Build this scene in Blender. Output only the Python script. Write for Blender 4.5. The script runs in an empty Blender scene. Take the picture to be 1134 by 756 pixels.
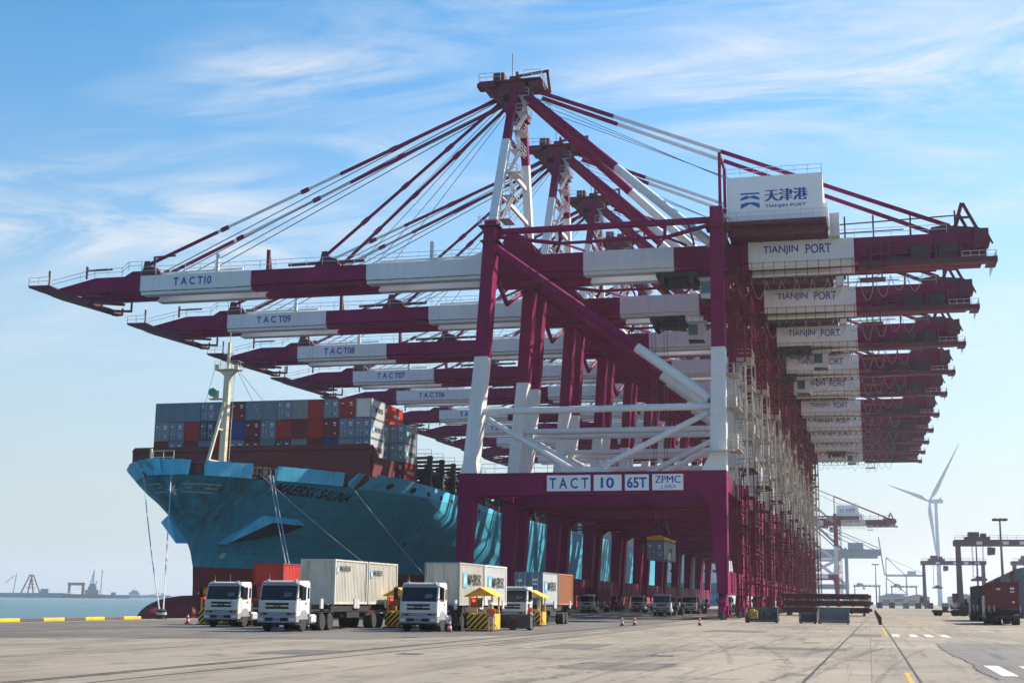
import bpy, bmesh, math, random
from mathutils import Vector, Matrix
R = math.radians
rnd = random.Random(7)
CLX, CLY = 8.28, 3.9
SC = bpy.context.scene
COL = SC.collection

# ------------------------------------------------------------------ camera
F_PX, PITCH, ROLL, YAW, EYE = 1523.59, .1854, -.0104, .2516, 2.0
cy, sy, cp, sp, cr, sr = math.cos(YAW), math.sin(YAW), math.cos(PITCH), math.sin(PITCH), math.cos(ROLL), math.sin(ROLL)
r0 = Vector((cy, sy, 0)); fw = Vector((-sy*cp, cy*cp, sp)); u0 = r0.cross(fw)
rx = r0*cr - u0*sr; ux = r0*sr + u0*cr
cam = bpy.data.cameras.new('camera'); cam.sensor_width = 36; cam.lens = F_PX/1134*36
cam.clip_start = .3; cam.clip_end = 40000
co = bpy.data.objects.new('camera', cam); COL.objects.link(co)
m = Matrix((rx, ux, -fw)).transposed().to_4x4(); m.translation = (0, 0, EYE); co.matrix_world = m
SC.camera = co

# ------------------------------------------------------------------ sun and sky
SUN_AZ, SUN_EL = R(47), R(39)          # azimuth from +Y (along the quay) towards +X (landward)
sd = Vector((math.sin(SUN_AZ)*math.cos(SUN_EL), math.cos(SUN_AZ)*math.cos(SUN_EL), math.sin(SUN_EL)))
sun = bpy.data.lights.new('sun', 'SUN'); sun.energy = 5.0; sun.angle = R(.5); sun.color = (1, .90, .76)
so = bpy.data.objects.new('sun', sun); COL.objects.link(so)
so.rotation_euler = sd.to_track_quat('Z', 'Y').to_euler()
W = bpy.data.worlds.new('World'); SC.world = W; W.use_nodes = True
nt = W.node_tree; N = nt.nodes; LK = nt.links
bg = N['Background']; bg.inputs[1].default_value = .095
sky = N.new('ShaderNodeTexSky'); sky.sky_type = 'NISHITA'; sky.sun_disc = False
sky.sun_elevation = SUN_EL; sky.sun_rotation = SUN_AZ; sky.air_density = 1.15; sky.dust_density = .5; sky.ozone_density = 3.0
tc = N.new('ShaderNodeTexCoord'); sep = N.new('ShaderNodeSeparateXYZ'); LK.new(tc.outputs['Generated'], sep.inputs[0])
def mth(op, a, b=None, t=nt, clamp=False):
    n = t.nodes.new('ShaderNodeMath'); n.operation = op; n.use_clamp = clamp
    for i, v in enumerate((a, b)):
        if v is None: continue
        if isinstance(v, (int, float)): n.inputs[i].default_value = v
        else: t.links.new(v, n.inputs[i])
    return n.outputs[0]
zc = mth('ADD', mth('MAXIMUM', sep.outputs[2], .0), .10)
cx = mth('DIVIDE', sep.outputs[0], zc); cyy = mth('DIVIDE', sep.outputs[1], zc)
cmb = N.new('ShaderNodeCombineXYZ'); LK.new(cx, cmb.inputs[0]); LK.new(cyy, cmb.inputs[1])
mp = N.new('ShaderNodeMapping'); mp.inputs['Rotation'].default_value = (0, 0, R(62)); mp.inputs['Scale'].default_value = (.55, 1.25, 1)
mp.inputs['Location'].default_value = (CLX, CLY, 0)
LK.new(cmb.outputs[0], mp.inputs[0])
n1 = N.new('ShaderNodeTexNoise'); n1.inputs['Scale'].default_value = 3.4; n1.inputs['Detail'].default_value = 12
n1.inputs['Roughness'].default_value = .66; n1.inputs['Distortion'].default_value = 1.1; LK.new(mp.outputs[0], n1.inputs[0])
n2 = N.new('ShaderNodeTexNoise'); n2.inputs['Scale'].default_value = .9; n2.inputs['Detail'].default_value = 4; LK.new(mp.outputs[0], n2.inputs[0])
cl = mth('MULTIPLY', mth('SUBTRACT', n1.outputs[0], .38, clamp=True), 4.6)
cl2 = mth('MULTIPLY', mth('SUBTRACT', n2.outputs[0], .42, clamp=True), 6.5, clamp=True)
cl = mth('MULTIPLY', cl, cl2, clamp=True)
fade = mth('MULTIPLY', mth('SUBTRACT', sep.outputs[2], .13, clamp=True), 7.0, clamp=True)
top = mth('SUBTRACT', 1.0, mth('MULTIPLY', mth('SUBTRACT', sep.outputs[2], .36, clamp=True), 8.0, clamp=True), clamp=True)
cl = mth('MULTIPLY', mth('MULTIPLY', cl, mth('MULTIPLY', fade, top)), .85)
cm = N.new('ShaderNodeMix'); cm.data_type = 'RGBA'; LK.new(cl, cm.inputs[0]); hs = N.new('ShaderNodeHueSaturation'); LK.new(mth('ADD', 1.0, mth('MULTIPLY', mth('MAXIMUM', sep.outputs[2], 0.0), .85)), hs.inputs['Saturation']); LK.new(sky.outputs[0], hs.inputs['Color']); hs.inputs['Hue'].default_value = .493; hm = N.new('ShaderNodeMix'); hm.data_type = 'RGBA'; LK.new(hs.outputs[0], hm.inputs[6]); hm.inputs[7].default_value = (2.95, 3.35, 3.75, 1)
hf = mth('MULTIPLY', mth('POWER', mth('SUBTRACT', 1.0, mth('MULTIPLY', mth('MAXIMUM', sep.outputs[2], 0.0), 2.9), clamp=True), 1.35), .94); LK.new(hf, hm.inputs[0])
LK.new(hm.outputs[2], cm.inputs[6])
cm.inputs[7].default_value = (5.0, 5.15, 5.3, 1); LK.new(cm.outputs[2], bg.inputs[0])
SC.view_settings.view_transform = 'Standard'; SC.view_settings.look = 'None'; SC.view_settings.gamma = 1
SC.view_settings.use_curve_mapping = False; SC.view_settings.exposure = 0.9
SC.render.engine = 'CYCLES'
cc = SC.cycles; cc.use_denoising = True; cc.max_bounces = 8; cc.diffuse_bounces = 3; cc.glossy_bounces = 3
cc.transmission_bounces = 4; cc.volume_bounces = 1; cc.caustics_reflective = False; cc.caustics_refractive = False
cc.sample_clamp_indirect = 6

# ------------------------------------------------------------------ materials
MATS = {}
def paint(name, rgb, rough=.5, metal=0, var=.12, streak=0, rust=0, spec=.4, rustcol=(.16, .055, .02), scale=.6, bump=0, darkstain=0, streakscale=(2.2, 2.2, .16)):
    if name in MATS: return MATS[name]
    mt = bpy.data.materials.new(name); mt.use_nodes = True; t = mt.node_tree; n = t.nodes; l = t.links
    b = n['Principled BSDF']; b.inputs['Roughness'].default_value = rough; b.inputs['Metallic'].default_value = metal
    b.inputs['Specular IOR Level'].default_value = spec
    tc = n.new('ShaderNodeTexCoord'); oi = n.new('ShaderNodeObjectInfo')
    ad = n.new('ShaderNodeVectorMath'); ad.operation = 'ADD'; sc = n.new('ShaderNodeVectorMath'); sc.operation = 'SCALE'
    sc.inputs[0].default_value = (37, 53, 71); l.new(oi.outputs['Random'], sc.inputs['Scale'])
    l.new(tc.outputs['Object'], ad.inputs[0]); l.new(sc.outputs[0], ad.inputs[1])
    def noise(s, detail=5, vec=None, rg=.6):
        q = n.new('ShaderNodeTexNoise'); q.inputs['Scale'].default_value = s; q.inputs['Detail'].default_value = detail
        q.inputs['Roughness'].default_value = rg; l.new(vec or ad.outputs[0], q.inputs[0]); return q.outputs[0]
    def mix(f, a, c, blend='MIX'):
        q = n.new('ShaderNodeMix'); q.data_type = 'RGBA'; q.blend_type = blend
        for i, v in ((0, f), (6, a), (7, c)):
            if isinstance(v, (int, float)): q.inputs[i].default_value = v
            elif isinstance(v, tuple): q.inputs[i].default_value = (*v, 1)
            else: l.new(v, q.inputs[i])
        return q.outputs[2]
    def ramp(v, a, c):
        q = n.new('ShaderNodeMapRange'); q.inputs[1].default_value = a; q.inputs[2].default_value = c; q.clamp = True; l.new(v, q.inputs[0]); return q.outputs[0]
    nz = noise(scale, 6)
    col = mix(ramp(nz, .25, .75), tuple(c*(1-var) for c in rgb), tuple(min(1, c*(1+var)) for c in rgb))
    mpp = n.new('ShaderNodeMapping'); mpp.inputs['Scale'].default_value = streakscale; l.new(ad.outputs[0], mpp.inputs[0])
    if streak:
        st = noise(1.0, 6, mpp.outputs[0], .7)
        f = mth('MULTIPLY', ramp(st, .50, .72), streak, t)
        col = mix(f, col, tuple(c*.35+.012 for c in rgb))
    if rust:
        rz = noise(1.0, 8, mpp.outputs[0], .75); rz2 = noise(scale*.7, 3)
        f = mth('MULTIPLY', ramp(rz, .53, .68), ramp(rz2, .40, .62), t); f = mth('MULTIPLY', f, rust, t)
        col = mix(f, col, rustcol)
    if darkstain:
        f = mth('MULTIPLY', ramp(noise(scale*.35, 7), .5, .72), darkstain, t)
        col = mix(f, col, tuple(c*.4 for c in rgb))
    l.new(col, b.inputs['Base Color'])
    rr = n.new('ShaderNodeMapRange'); rr.inputs[3].default_value = rough*.85; rr.inputs[4].default_value = min(1, rough*1.25); l.new(nz, rr.inputs[0]); l.new(rr.outputs[0], b.inputs['Roughness'])
    if bump:
        bp = n.new('ShaderNodeBump'); bp.inputs['Strength'].default_value = bump; bp.inputs['Distance'].default_value = .05
        l.new(noise(scale*8, 4), bp.inputs['Height']); l.new(bp.outputs[0], b.inputs['Normal'])
    MATS[name] = mt; return mt
def emit(name, rgb, s):
    mt = bpy.data.materials.new(name); mt.use_nodes = True; b = mt.node_tree.nodes['Principled BSDF']
    b.inputs['Base Color'].default_value = (*rgb, 1); b.inputs['Emission Color'].default_value = (*rgb, 1); b.inputs['Emission Strength'].default_value = s
    return mt
MAR = paint('crane_maroon', (.205, .0045, .068), .5, spec=.10, var=.22, streak=.3, scale=.18, rust=.12)
WHT = paint('crane_white', (.66, .67, .68), .5, var=.06, streak=.14, scale=.2, rust=.12)
PLATE = paint('sign_white', (.78, .78, .78), .45, var=.04)
BLUE = paint('letter_blue', (.015, .06, .30), .5, var=.05)
LOGO = paint('logo_blue', (.01, .10, .42), .5, var=.05)
DARK = paint('dark_steel', (.035, .032, .036), .6, var=.3)
MDARK = paint('maroon_dark_steel', (.10, .012, .035), .6, var=.3)
RAILM = paint('galvanised_rail', (.50, .50, .52), .5, var=.1)
ROPE = paint('wire_rope', (.12, .12, .14), .6, var=.1)
CABLE = paint('cable_grey', (.30, .31, .33), .6, var=.1)
STAIR = paint('stair_cream', (.36, .33, .29), .55, var=.15, streak=.3, rust=.5)
STAIRM = paint('stair_maroon', (.12, .012, .03), .6, spec=.1, var=.25, streak=.3, rust=.5)
BLACK = paint('black_rubber', (.018, .018, .018), .85, var=.3)
GLASS = paint('dark_glass', (.008, .012, .022), .12, var=.1, spec=.3)
TEAL = paint('cab_glass', (.02, .09, .12), .15, var=.1, spec=.6)
TRW = paint('truck_white', (.66, .65, .62), .42, var=.08, streak=.3, rust=.25, streakscale=(5, 5, .6), scale=1.2)
TRG = paint('truck_grey', (.27, .28, .30), .5, var=.08, scale=1.5)
CHAS = paint('chassis_black', (.022, .022, .026), .6, var=.4, scale=2)
RIM = paint('wheel_rim', (.20, .18, .16), .6, var=.2, scale=3, rust=.5)
DUST = paint('dusty_tyre', (.032, .03, .028), .9, var=.3, scale=3)
YEL = paint('booth_yellow', (.68, .40, .035), .5, var=.1, streak=.25, scale=1)
YELK = paint('kerb_yellow', (.72, .43, .02), .65, var=.15, scale=1.2, darkstain=.6)
KERB = paint('kerb_grey', (.10, .095, .09), .85, var=.3, scale=1)
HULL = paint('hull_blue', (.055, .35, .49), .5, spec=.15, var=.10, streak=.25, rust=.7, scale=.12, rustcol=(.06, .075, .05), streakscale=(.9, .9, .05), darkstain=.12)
BULW_LIT = paint('bulwark_blue_lit', (.10, .50, .70), .5, spec=.2, var=.10, streak=.25, rust=.8, scale=.3, rustcol=(.16, .10, .035), streakscale=(.9, .9, .12))  # hull paint brightened for the extra light on upright plates
BOOT = paint('boot_red', (.25, .035, .03), .6, var=.14, streak=.3, scale=.2, streakscale=(.6, .6, .08))
BRK = paint('breakwater_maroon', (.13, .018, .022), .55, var=.15, streak=.35, scale=.2, rust=.3)
CREAM = paint('mast_cream', (.62, .56, .42), .5, var=.08, streak=.25)
HATCH = paint('hatch_maroon', (.06, .014, .018), .6, var=.25, scale=.3, rust=.3)
GREENBIN = paint('green_bin', (.03, .085, .075), .6, var=.15, scale=1.5)
STEEL = paint('grey_steel', (.075, .08, .085), .6, var=.25, scale=1.2, rust=.3)
CONE = paint('cone_red', (.55, .03, .02), .6, var=.08)
REFL = paint('cone_white', (.75, .75, .72), .5, var=.05)
VEST = paint('vest_orange', (.85, .11, .02), .8, var=.08)
CLOTH = paint('work_trousers', (.62, .50, .34), .9, var=.1)
DCLOTH = paint('dark_trousers', (.04, .05, .08), .9, var=.1)
SKIN = paint('skin', (.42, .22, .14), .6, var=.05)
RED = emit('red_signal', (1, .04, .02), 3.0)
TURB = paint('turbine_white', (.62, .66, .70), .45, var=.04)
RTGM = paint('gantry_hazed_red', (.15, .10, .145), .6, var=.15)  # dark red greyed and paled, distance haze put into the colour
FAR = paint('far_hazed_blue', (.16, .25, .34), .7, var=.1)  # pale blue paint with distance haze mixed into the colour
FARR = paint('far_hazed_red', (.26, .13, .13), .7, var=.1)  # red paled so the colour itself carries haze
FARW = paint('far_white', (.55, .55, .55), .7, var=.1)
FARB = paint('far_building_hazed', (.24, .30, .36), .8, var=.1, scale=.05)  # walls lightened and blued to paint in the haze
CONT = {
 'grey': paint('box_grey', (.21, .24, .26), .55, var=.12, streak=.3, rust=.5, scale=.5),
 'palegrey': paint('box_palegrey', (.34, .35, .35), .55, var=.10, streak=.3, rust=.55, scale=.5),
 'cream': paint('box_cream', (.56, .53, .45), .6, var=.10, streak=.35, rust=.9, scale=.6, rustcol=(.20, .085, .03), streakscale=(2.5, 2.5, .25)),
 'red': paint('box_red', (.33, .018, .02), .5, var=.12, streak=.25, scale=.5),
 'maroon': paint('box_maroon', (.15, .022, .03), .55, var=.15, streak=.25, scale=.5),
 'blue': paint('box_blue', (.015, .05, .19), .5, var=.1, streak=.25, scale=.5),
 'navy': paint('box_navy', (.03, .045, .085), .5, var=.1, streak=.3, scale=.5),
 'orange': paint('box_orange', (.42, .16, .07), .55, var=.1, streak=.25, scale=.5),
 'lit_red': paint('box_red_lit', (.58, .045, .03), .5, var=.1, streak=.2, scale=.5),  # the red box paint brightened to its sunlit tone
 'green': paint('box_green', (.025, .045, .05), .55, var=.1, streak=.3, scale=.5),
 'white': paint('box_white', (.66, .66, .63), .5, var=.06, streak=.2, scale=.5),
 'slate': paint('box_slate', (.125, .20, .275), .55, var=.12, streak=.3, rust=.3, scale=.5)}

# plate seams: slightly different plates with thin welded joints
def seams(mat, w, h, dark, alt):
    t = mat.node_tree; b = t.nodes['Principled BSDF']; src = b.inputs['Base Color'].links[0].from_socket
    tcn = t.nodes.new('ShaderNodeTexCoord'); sx = t.nodes.new('ShaderNodeSeparateXYZ'); t.links.new(tcn.outputs['Object'], sx.inputs[0])
    cb = t.nodes.new('ShaderNodeCombineXYZ'); t.links.new(mth('ADD', sx.outputs[0], mth('MULTIPLY', sx.outputs[1], .37, t), t), cb.inputs[0]); t.links.new(sx.outputs[2], cb.inputs[1])
    k = t.nodes.new('ShaderNodeTexBrick'); k.inputs['Scale'].default_value = 1; k.inputs['Brick Width'].default_value = w; k.inputs['Row Height'].default_value = h; k.inputs['Mortar Size'].default_value = .035; k.inputs['Mortar Smooth'].default_value = .7
    k.inputs['Color1'].default_value = (1, 1, 1, 1); k.inputs['Color2'].default_value = (alt, alt, alt, 1); k.inputs['Mortar'].default_value = (dark, dark, dark, 1); t.links.new(cb.outputs[0], k.inputs[0])
    q = t.nodes.new('ShaderNodeMix'); q.data_type = 'RGBA'; q.blend_type = 'MULTIPLY'; q.inputs[0].default_value = 1; t.links.new(src, q.inputs[6]); t.links.new(k.outputs[0], q.inputs[7]); t.links.new(q.outputs[2], b.inputs['Base Color'])
seams(MAR, 3.6, 4.7, .62, .86); seams(WHT, 3.6, 4.7, .74, .93)
# grime and rust running down from the fairleads around the stem of the ship
t = HULL.node_tree; b = t.nodes['Principled BSDF']; src = b.inputs['Base Color'].links[0].from_socket
tcn = t.nodes.new('ShaderNodeTexCoord'); sx = t.nodes.new('ShaderNodeSeparateXYZ'); t.links.new(tcn.outputs['Object'], sx.inputs[0])
mpn = t.nodes.new('ShaderNodeMapping'); mpn.inputs['Scale'].default_value = (.7, .7, .07); t.links.new(tcn.outputs['Object'], mpn.inputs[0])
nn = t.nodes.new('ShaderNodeTexNoise'); nn.inputs['Scale'].default_value = 1; nn.inputs['Detail'].default_value = 8; nn.inputs['Roughness'].default_value = .7; t.links.new(mpn.outputs[0], nn.inputs[0])
near = mth('SUBTRACT', 1.0, mth('DIVIDE', mth('ABSOLUTE', mth('SUBTRACT', sx.outputs[1], 3.0, t), None, t), 10.0, t), t, True)
hi = mth('MULTIPLY', mth('SUBTRACT', sx.outputs[2], 6.0, t), .12, t, True)
fz = mth('MULTIPLY', mth('MULTIPLY', mth('MULTIPLY', mth('SUBTRACT', nn.outputs[0], .36, t, True), 4.5, t, True), mth('MULTIPLY', near, 1.6, t, True), t), hi, t)
mx = t.nodes.new('ShaderNodeMix'); mx.data_type = 'RGBA'; t.links.new(mth('MULTIPLY', fz, .65, t), mx.inputs[0]); t.links.new(src, mx.inputs[6]); mx.inputs[7].default_value = (.045, .05, .035, 1)
seam = t.nodes.new('ShaderNodeTexBrick'); seam.inputs['Scale'].default_value = 1; seam.inputs['Brick Width'].default_value = 9; seam.inputs['Row Height'].default_value = 2.6; seam.inputs['Mortar Size'].default_value = .06; seam.inputs['Mortar Smooth'].default_value = .6
seam.inputs['Color1'].default_value = (1, 1, 1, 1); seam.inputs['Color2'].default_value = (.86, .88, .88, 1); seam.inputs['Mortar'].default_value = (.68, .68, .66, 1)
cb = t.nodes.new('ShaderNodeCombineXYZ'); t.links.new(sx.outputs[1], cb.inputs[0]); t.links.new(sx.outputs[2], cb.inputs[1]); t.links.new(cb.outputs[0], seam.inputs[0])
mm = t.nodes.new('ShaderNodeMix'); mm.data_type = 'RGBA'; mm.blend_type = 'MULTIPLY'; mm.inputs[0].default_value = 1; t.links.new(mx.outputs[2], mm.inputs[6]); t.links.new(seam.outputs[0], mm.inputs[7]); t.links.new(mm.outputs[2], b.inputs['Base Color'])

# ------------------------------------------------------------------ mesh builder
class MB:
    def __init__(s): s.v = []; s.f = []; s.mi = []
    def add(s, vs, fs, mi=0):
        o = len(s.v); s.v += [tuple(v) for v in vs]; s.f += [tuple(o+i for i in f) for f in fs]; s.mi += [mi]*len(fs); return s
    def box(s, x0, x1, y0, y1, z0, z1, mi=0):
        return s.add([(x, y, z) for z in (z0, z1) for y in (y0, y1) for x in (x0, x1)],
                     [(0, 2, 3, 1), (4, 5, 7, 6), (0, 1, 5, 4), (2, 6, 7, 3), (0, 4, 6, 2), (1, 3, 7, 5)], mi)
    def cbox(s, x0, x1, y0, y1, z0, z1, c=.03, mi=0):      # chamfered box
        bm = bmesh.new(); bmesh.ops.create_cube(bm, size=1)
        for v in bm.verts: v.co = Vector(((x0+x1)/2+v.co.x*(x1-x0), (y0+y1)/2+v.co.y*(y1-y0), (z0+z1)/2+v.co.z*(z1-z0)))
        bmesh.ops.bevel(bm, geom=bm.edges[:], offset=c, segments=1, affect='EDGES'); return s.bm(bm, mi)
    def bm(s, bm, mi=0):
        bm.verts.ensure_lookup_table(); bm.verts.index_update()
        s.add([v.co[:] for v in bm.verts], [[v.index for v in f.verts] for f in bm.faces], mi); bm.free(); return s
    def tube(s, p, q, r, seg=8, mi=0, r2=None):
        p = Vector(p); q = Vector(q); d = (q-p).normalized(); a = d.orthogonal().normalized()
        if abs(d.z) < .99: a = d.cross(Vector((0, 0, 1))).normalized()
        b = d.cross(a); r2 = r if r2 is None else r2; vs = []
        for c, rr in ((p, r), (q, r2)):
            for i in range(seg):
                t = 2*math.pi*(i+.5)/seg; vs.append(c+a*(math.cos(t)*rr)+b*(math.sin(t)*rr))
        fs = [(i, (i+1) % seg, seg+(i+1) % seg, seg+i) for i in range(seg)]
        fs += [tuple(range(seg-1, -1, -1)), tuple(range(seg, 2*seg))]
        return s.add(vs, fs, mi)
    def bar(s, p, q, w, h=None, mi=0, up=(0, 0, 1)):
        h = h or w; p = Vector(p); q = Vector(q); d = (q-p).normalized(); a = d.cross(Vector(up))
        if a.length < .01: a = d.cross(Vector((0, 1, 0)))
        a.normalize(); b = a.cross(d); a *= w/2; b *= h/2
        vs = [c+x for c in (p, q) for x in (-a-b, a-b, a+b, -a+b)]
        return s.add(vs, [(0, 1, 5, 4), (1, 2, 6, 5), (2, 3, 7, 6), (3, 0, 4, 7), (3, 2, 1, 0), (4, 5, 6, 7)], mi)
    def prism(s, pts, axis, a, b, mi=0):                   # polygon pts extruded along an axis from a to b
        def P(u, v, w): return {'x': (w, u, v), 'y': (u, w, v), 'z': (u, v, w)}[axis]
        n = len(pts); vs = [P(u, v, a) for u, v in pts]+[P(u, v, b) for u, v in pts]
        fs = [tuple(range(n)), tuple(range(2*n-1, n-1, -1))]+[(i, n+i, n+(i+1) % n, (i+1) % n) for i in range(n)]
        return s.add(vs, fs, mi)
    def column(s, secs, mis):                              # secs: (z, x0, x1, y0, y1); mis: one material index per span
        for k in range(len(secs)-1):
            vs = [(x, y, q[0]) for q in secs[k:k+2] for (x, y) in ((q[1], q[3]), (q[2], q[3]), (q[2], q[4]), (q[1], q[4]))]
            fs = [(0, 1, 5, 4), (1, 2, 6, 5), (2, 3, 7, 6), (3, 0, 4, 7)]
            if k == 0: fs.append((3, 2, 1, 0))
            if k == len(secs)-2: fs.append((4, 5, 6, 7))
            s.add(vs, fs, mis[k])
        return s
    def lathe(s, prof, c=(0, 0, 0), axis='z', seg=16, mi=0):
        vs = []; n = len(prof)
        for r, h in prof:
            for i in range(seg):
                t = 2*math.pi*i/seg; a, b = r*math.cos(t), r*math.sin(t)
                v = {'z': (a, b, h), 'x': (h, a, b), 'y': (a, h, b)}[axis]; vs.append((c[0]+v[0], c[1]+v[1], c[2]+v[2]))
        fs = [(k*seg+i, k*seg+(i+1) % seg, (k+1)*seg+(i+1) % seg, (k+1)*seg+i) for k in range(n-1) for i in range(seg)]
        fs += [tuple(range(seg-1, -1, -1)), tuple(range((n-1)*seg, n*seg))]
        return s.add(vs, fs, mi)
    def railing(s, pts, h=1.1, gap=2.0, r=.035, mi=0, mid=True):
        for a, b in zip(pts, pts[1:]):
            a = Vector(a); b = Vector(b); n = max(1, round((b-a).length/gap))
            for i in range(n+1):
                p = a.lerp(b, i/n); s.bar(p, p+Vector((0, 0, h)), r*1.6, mi=mi)
            for z in ((h, h*.5) if mid else (h,)): s.bar(a+Vector((0, 0, z)), b+Vector((0, 0, z)), r*1.6, mi=mi)
        return s
    def shift(s, d): s.v = [(v[0]+d[0], v[1]+d[1], v[2]+d[2]) for v in s.v]; return s
    def build(s, name, mats, parent=None, smooth=False, loc=None):
        me = bpy.data.meshes.new(name); me.from_pydata(s.v, [], s.f)
        for mt in (mats if isinstance(mats, (list, tuple)) else [mats]): me.materials.append(mt)
        me.polygons.foreach_set('material_index', s.mi)
        bm = bmesh.new(); bm.from_mesh(me); bmesh.ops.recalc_face_normals(bm, faces=bm.faces); bm.to_mesh(me); bm.free()
        if smooth:
            me.polygons.foreach_set('use_smooth', [True]*len(me.polygons)); me.set_sharp_from_angle(angle=R(35))
        o = bpy.data.objects.new(name, me); COL.objects.link(o)
        if parent: o.parent = parent
        if loc: o.location = loc
        return o
def tag(o, label=None, cat=None, group=None, kind=None):
    if label: o['label'] = label
    if cat: o['category'] = cat
    if group: o['group'] = group
    if kind: o['kind'] = kind
    return o
def thing(name, loc, label, cat, group=None, rz=0):
    o = bpy.data.objects.new(name, None); COL.objects.link(o); o.location = loc; o.rotation_euler = (0, 0, rz); o.empty_display_size = .1
    return tag(o, label, cat, group)
def dup(o, loc=None, label=None, group=None, rz=None, skip=()):
    kids = {}
    for q in COL.objects:
        if q.parent: kids.setdefault(q.parent.name, []).append(q)
    def rec(a, par):
        c = a.copy(); COL.objects.link(c)
        if par: c.parent = par
        for ch in kids.get(a.name, []):
            if ch.name.split('.')[0] not in skip: rec(ch, c)
        return c
    c = rec(o, None)
    if loc is not None: c.location = loc
    if rz is not None: c.rotation_euler.z = rz
    if label: c['label'] = label
    if group: c['group'] = group
    return c
_txt = {}
def text_data(s, bold=0):
    k = (s, bold)
    if k not in _txt:
        cu = bpy.data.curves.new('lettering', 'FONT'); cu.body = s; cu.resolution_u = 3; cu.offset = bold; cu.fill_mode = 'FRONT'
        o = bpy.data.objects.new('lettering', cu); COL.objects.link(o)
        dg = bpy.context.evaluated_depsgraph_get(); me = o.evaluated_get(dg).to_mesh()
        vs = [v.co.copy() for v in me.vertices]; fs = [tuple(p.vertices) for p in me.polygons]
        o.evaluated_get(dg).to_mesh_clear(); bpy.data.objects.remove(o); bpy.data.curves.remove(cu)
        xs = [v.x for v in vs] or [0, 1]; ys = [v.y for v in vs] or [0, 1]; x0, x1, y0, y1 = min(xs), max(xs), min(ys), max(ys)
        _txt[k] = ([((v.x-x0)/(x1-x0), (v.y-y0)/(y1-y0)) for v in vs], fs)
    return _txt[k]
def add_text(mb, s, org, xd, zd, w, h, mi=0, bold=0, slant=0):   # fitted in a w x h rectangle whose lower left corner is org
    vs, fs = text_data(s, bold); org = Vector(org); xd = Vector(xd); zd = Vector(zd)
    return mb.add([org+xd*(u*w+v*slant)+zd*(v*h) for u, v in vs], fs, mi)

# ------------------------------------------------------------------ ground, road, sea
def ground_mat(name, base, dark, light, joints=None):
    mt = bpy.data.materials.new(name); mt.use_nodes = True; t = mt.node_tree; n = t.nodes; l = t.links; b = n['Principled BSDF']
    b.inputs['Roughness'].default_value = .85; b.inputs['Specular IOR Level'].default_value = .25
    tc = n.new('ShaderNodeTexCoord')
    def nz(s, d=6, sc=(1, 1, 1), rg=.6, dist=0):
        mp = n.new('ShaderNodeMapping'); mp.inputs['Scale'].default_value = sc; l.new(tc.outputs['Object'], mp.inputs[0])
        q = n.new('ShaderNodeTexNoise'); q.inputs['Scale'].default_value = s; q.inputs['Detail'].default_value = d; q.inputs['Roughness'].default_value = rg; q.inputs['Distortion'].default_value = dist
        l.new(mp.outputs[0], q.inputs[0]); return q.outputs[0]
    def rg(v, a, c, o0=0, o1=1):
        q = n.new('ShaderNodeMapRange'); q.inputs[1].default_value = a; q.inputs[2].default_value = c; q.inputs[3].default_value = o0; q.inputs[4].default_value = o1; l.new(v, q.inputs[0]); return q.outputs[0]
    def mix(f, a, c):
        q = n.new('ShaderNodeMix'); q.data_type = 'RGBA'
        for i, v in ((0, f), (6, a), (7, c)):
            if isinstance(v, tuple): q.inputs[i].default_value = (*v, 1)
            else: l.new(v, q.inputs[i])
        return q.outputs[2]
    col = mix(rg(nz(.09, 8), .35, .65), base, light)
    col = mix(rg(nz(.25, 8, (1, .12, 1), .7), .50, .72, 0, .75), col, dark)        # tyre-dark bands along the lanes
    col = mix(rg(nz(.05, 6, (1, .6, 1)), .50, .70, 0, .6), col, dark)
    col = mix(rg(nz(.6, 8, (1, .5, 1), .75), .53, .66, 0, .8), col, tuple(c*.7 for c in dark)); col = mix(rg(nz(1.1, 8, (1.6, .05, 1), .7), .54, .66, 0, .6), col, tuple(c*.6 for c in dark)); col = mix(rg(nz(3.2, 6, (1, .3, 1), .8), .55, .68, 0, .45), col, light)        # oil and patches
    col = mix(rg(nz(14, 3), .3, .7, 0, .22), col, tuple(c*.6 for c in base))
    if joints:
        bk = n.new('ShaderNodeTexBrick'); bk.offset = 0; bk.inputs['Scale'].default_value = 1; bk.inputs['Mortar Size'].default_value = .02
        bk.inputs['Brick Width'].default_value = joints; bk.inputs['Row Height'].default_value = joints; bk.inputs['Mortar Smooth'].default_value = .4
        bk.inputs['Color1'].default_value = (1, 1, 1, 1); bk.inputs['Color2'].default_value = (.84, .84, .85, 1); bk.inputs['Mortar'].default_value = (.42, .42, .42, 1)
        l.new(tc.outputs['Object'], bk.inputs[0])
        q = n.new('ShaderNodeMix'); q.data_type = 'RGBA'; q.blend_type = 'MULTIPLY'; q.inputs[0].default_value = .85; l.new(col, q.inputs[6]); l.new(bk.outputs[0], q.inputs[7]); col = q.outputs[2]
    l.new(col, b.inputs['Base Color'])
    bp = n.new('ShaderNodeBump'); bp.inputs['Strength'].default_value = .35; bp.inputs['Distance'].default_value = .02; l.new(nz(9, 5), bp.inputs['Height']); l.new(bp.outputs[0], b.inputs['Normal'])
    return mt
CONC = ground_mat('quay_concrete', (.262, .225, .18), (.108, .096, .085), (.345, .296, .23), 6.0)
ASPH = ground_mat('road_asphalt', (.155, .145, .135), (.095, .092, .09), (.20, .185, .165))
PAD = ground_mat('dark_paving', (.125, .115, .104), (.07, .066, .063), (.185, .168, .145))
def structure(name, mb, mats, **k): return tag(mb.build(name, mats, **k), kind='structure')
g = MB(); g.box(-62.6, 4000, -120, 7500, -3.4, 0); structure('ground', g, CONC)
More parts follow.
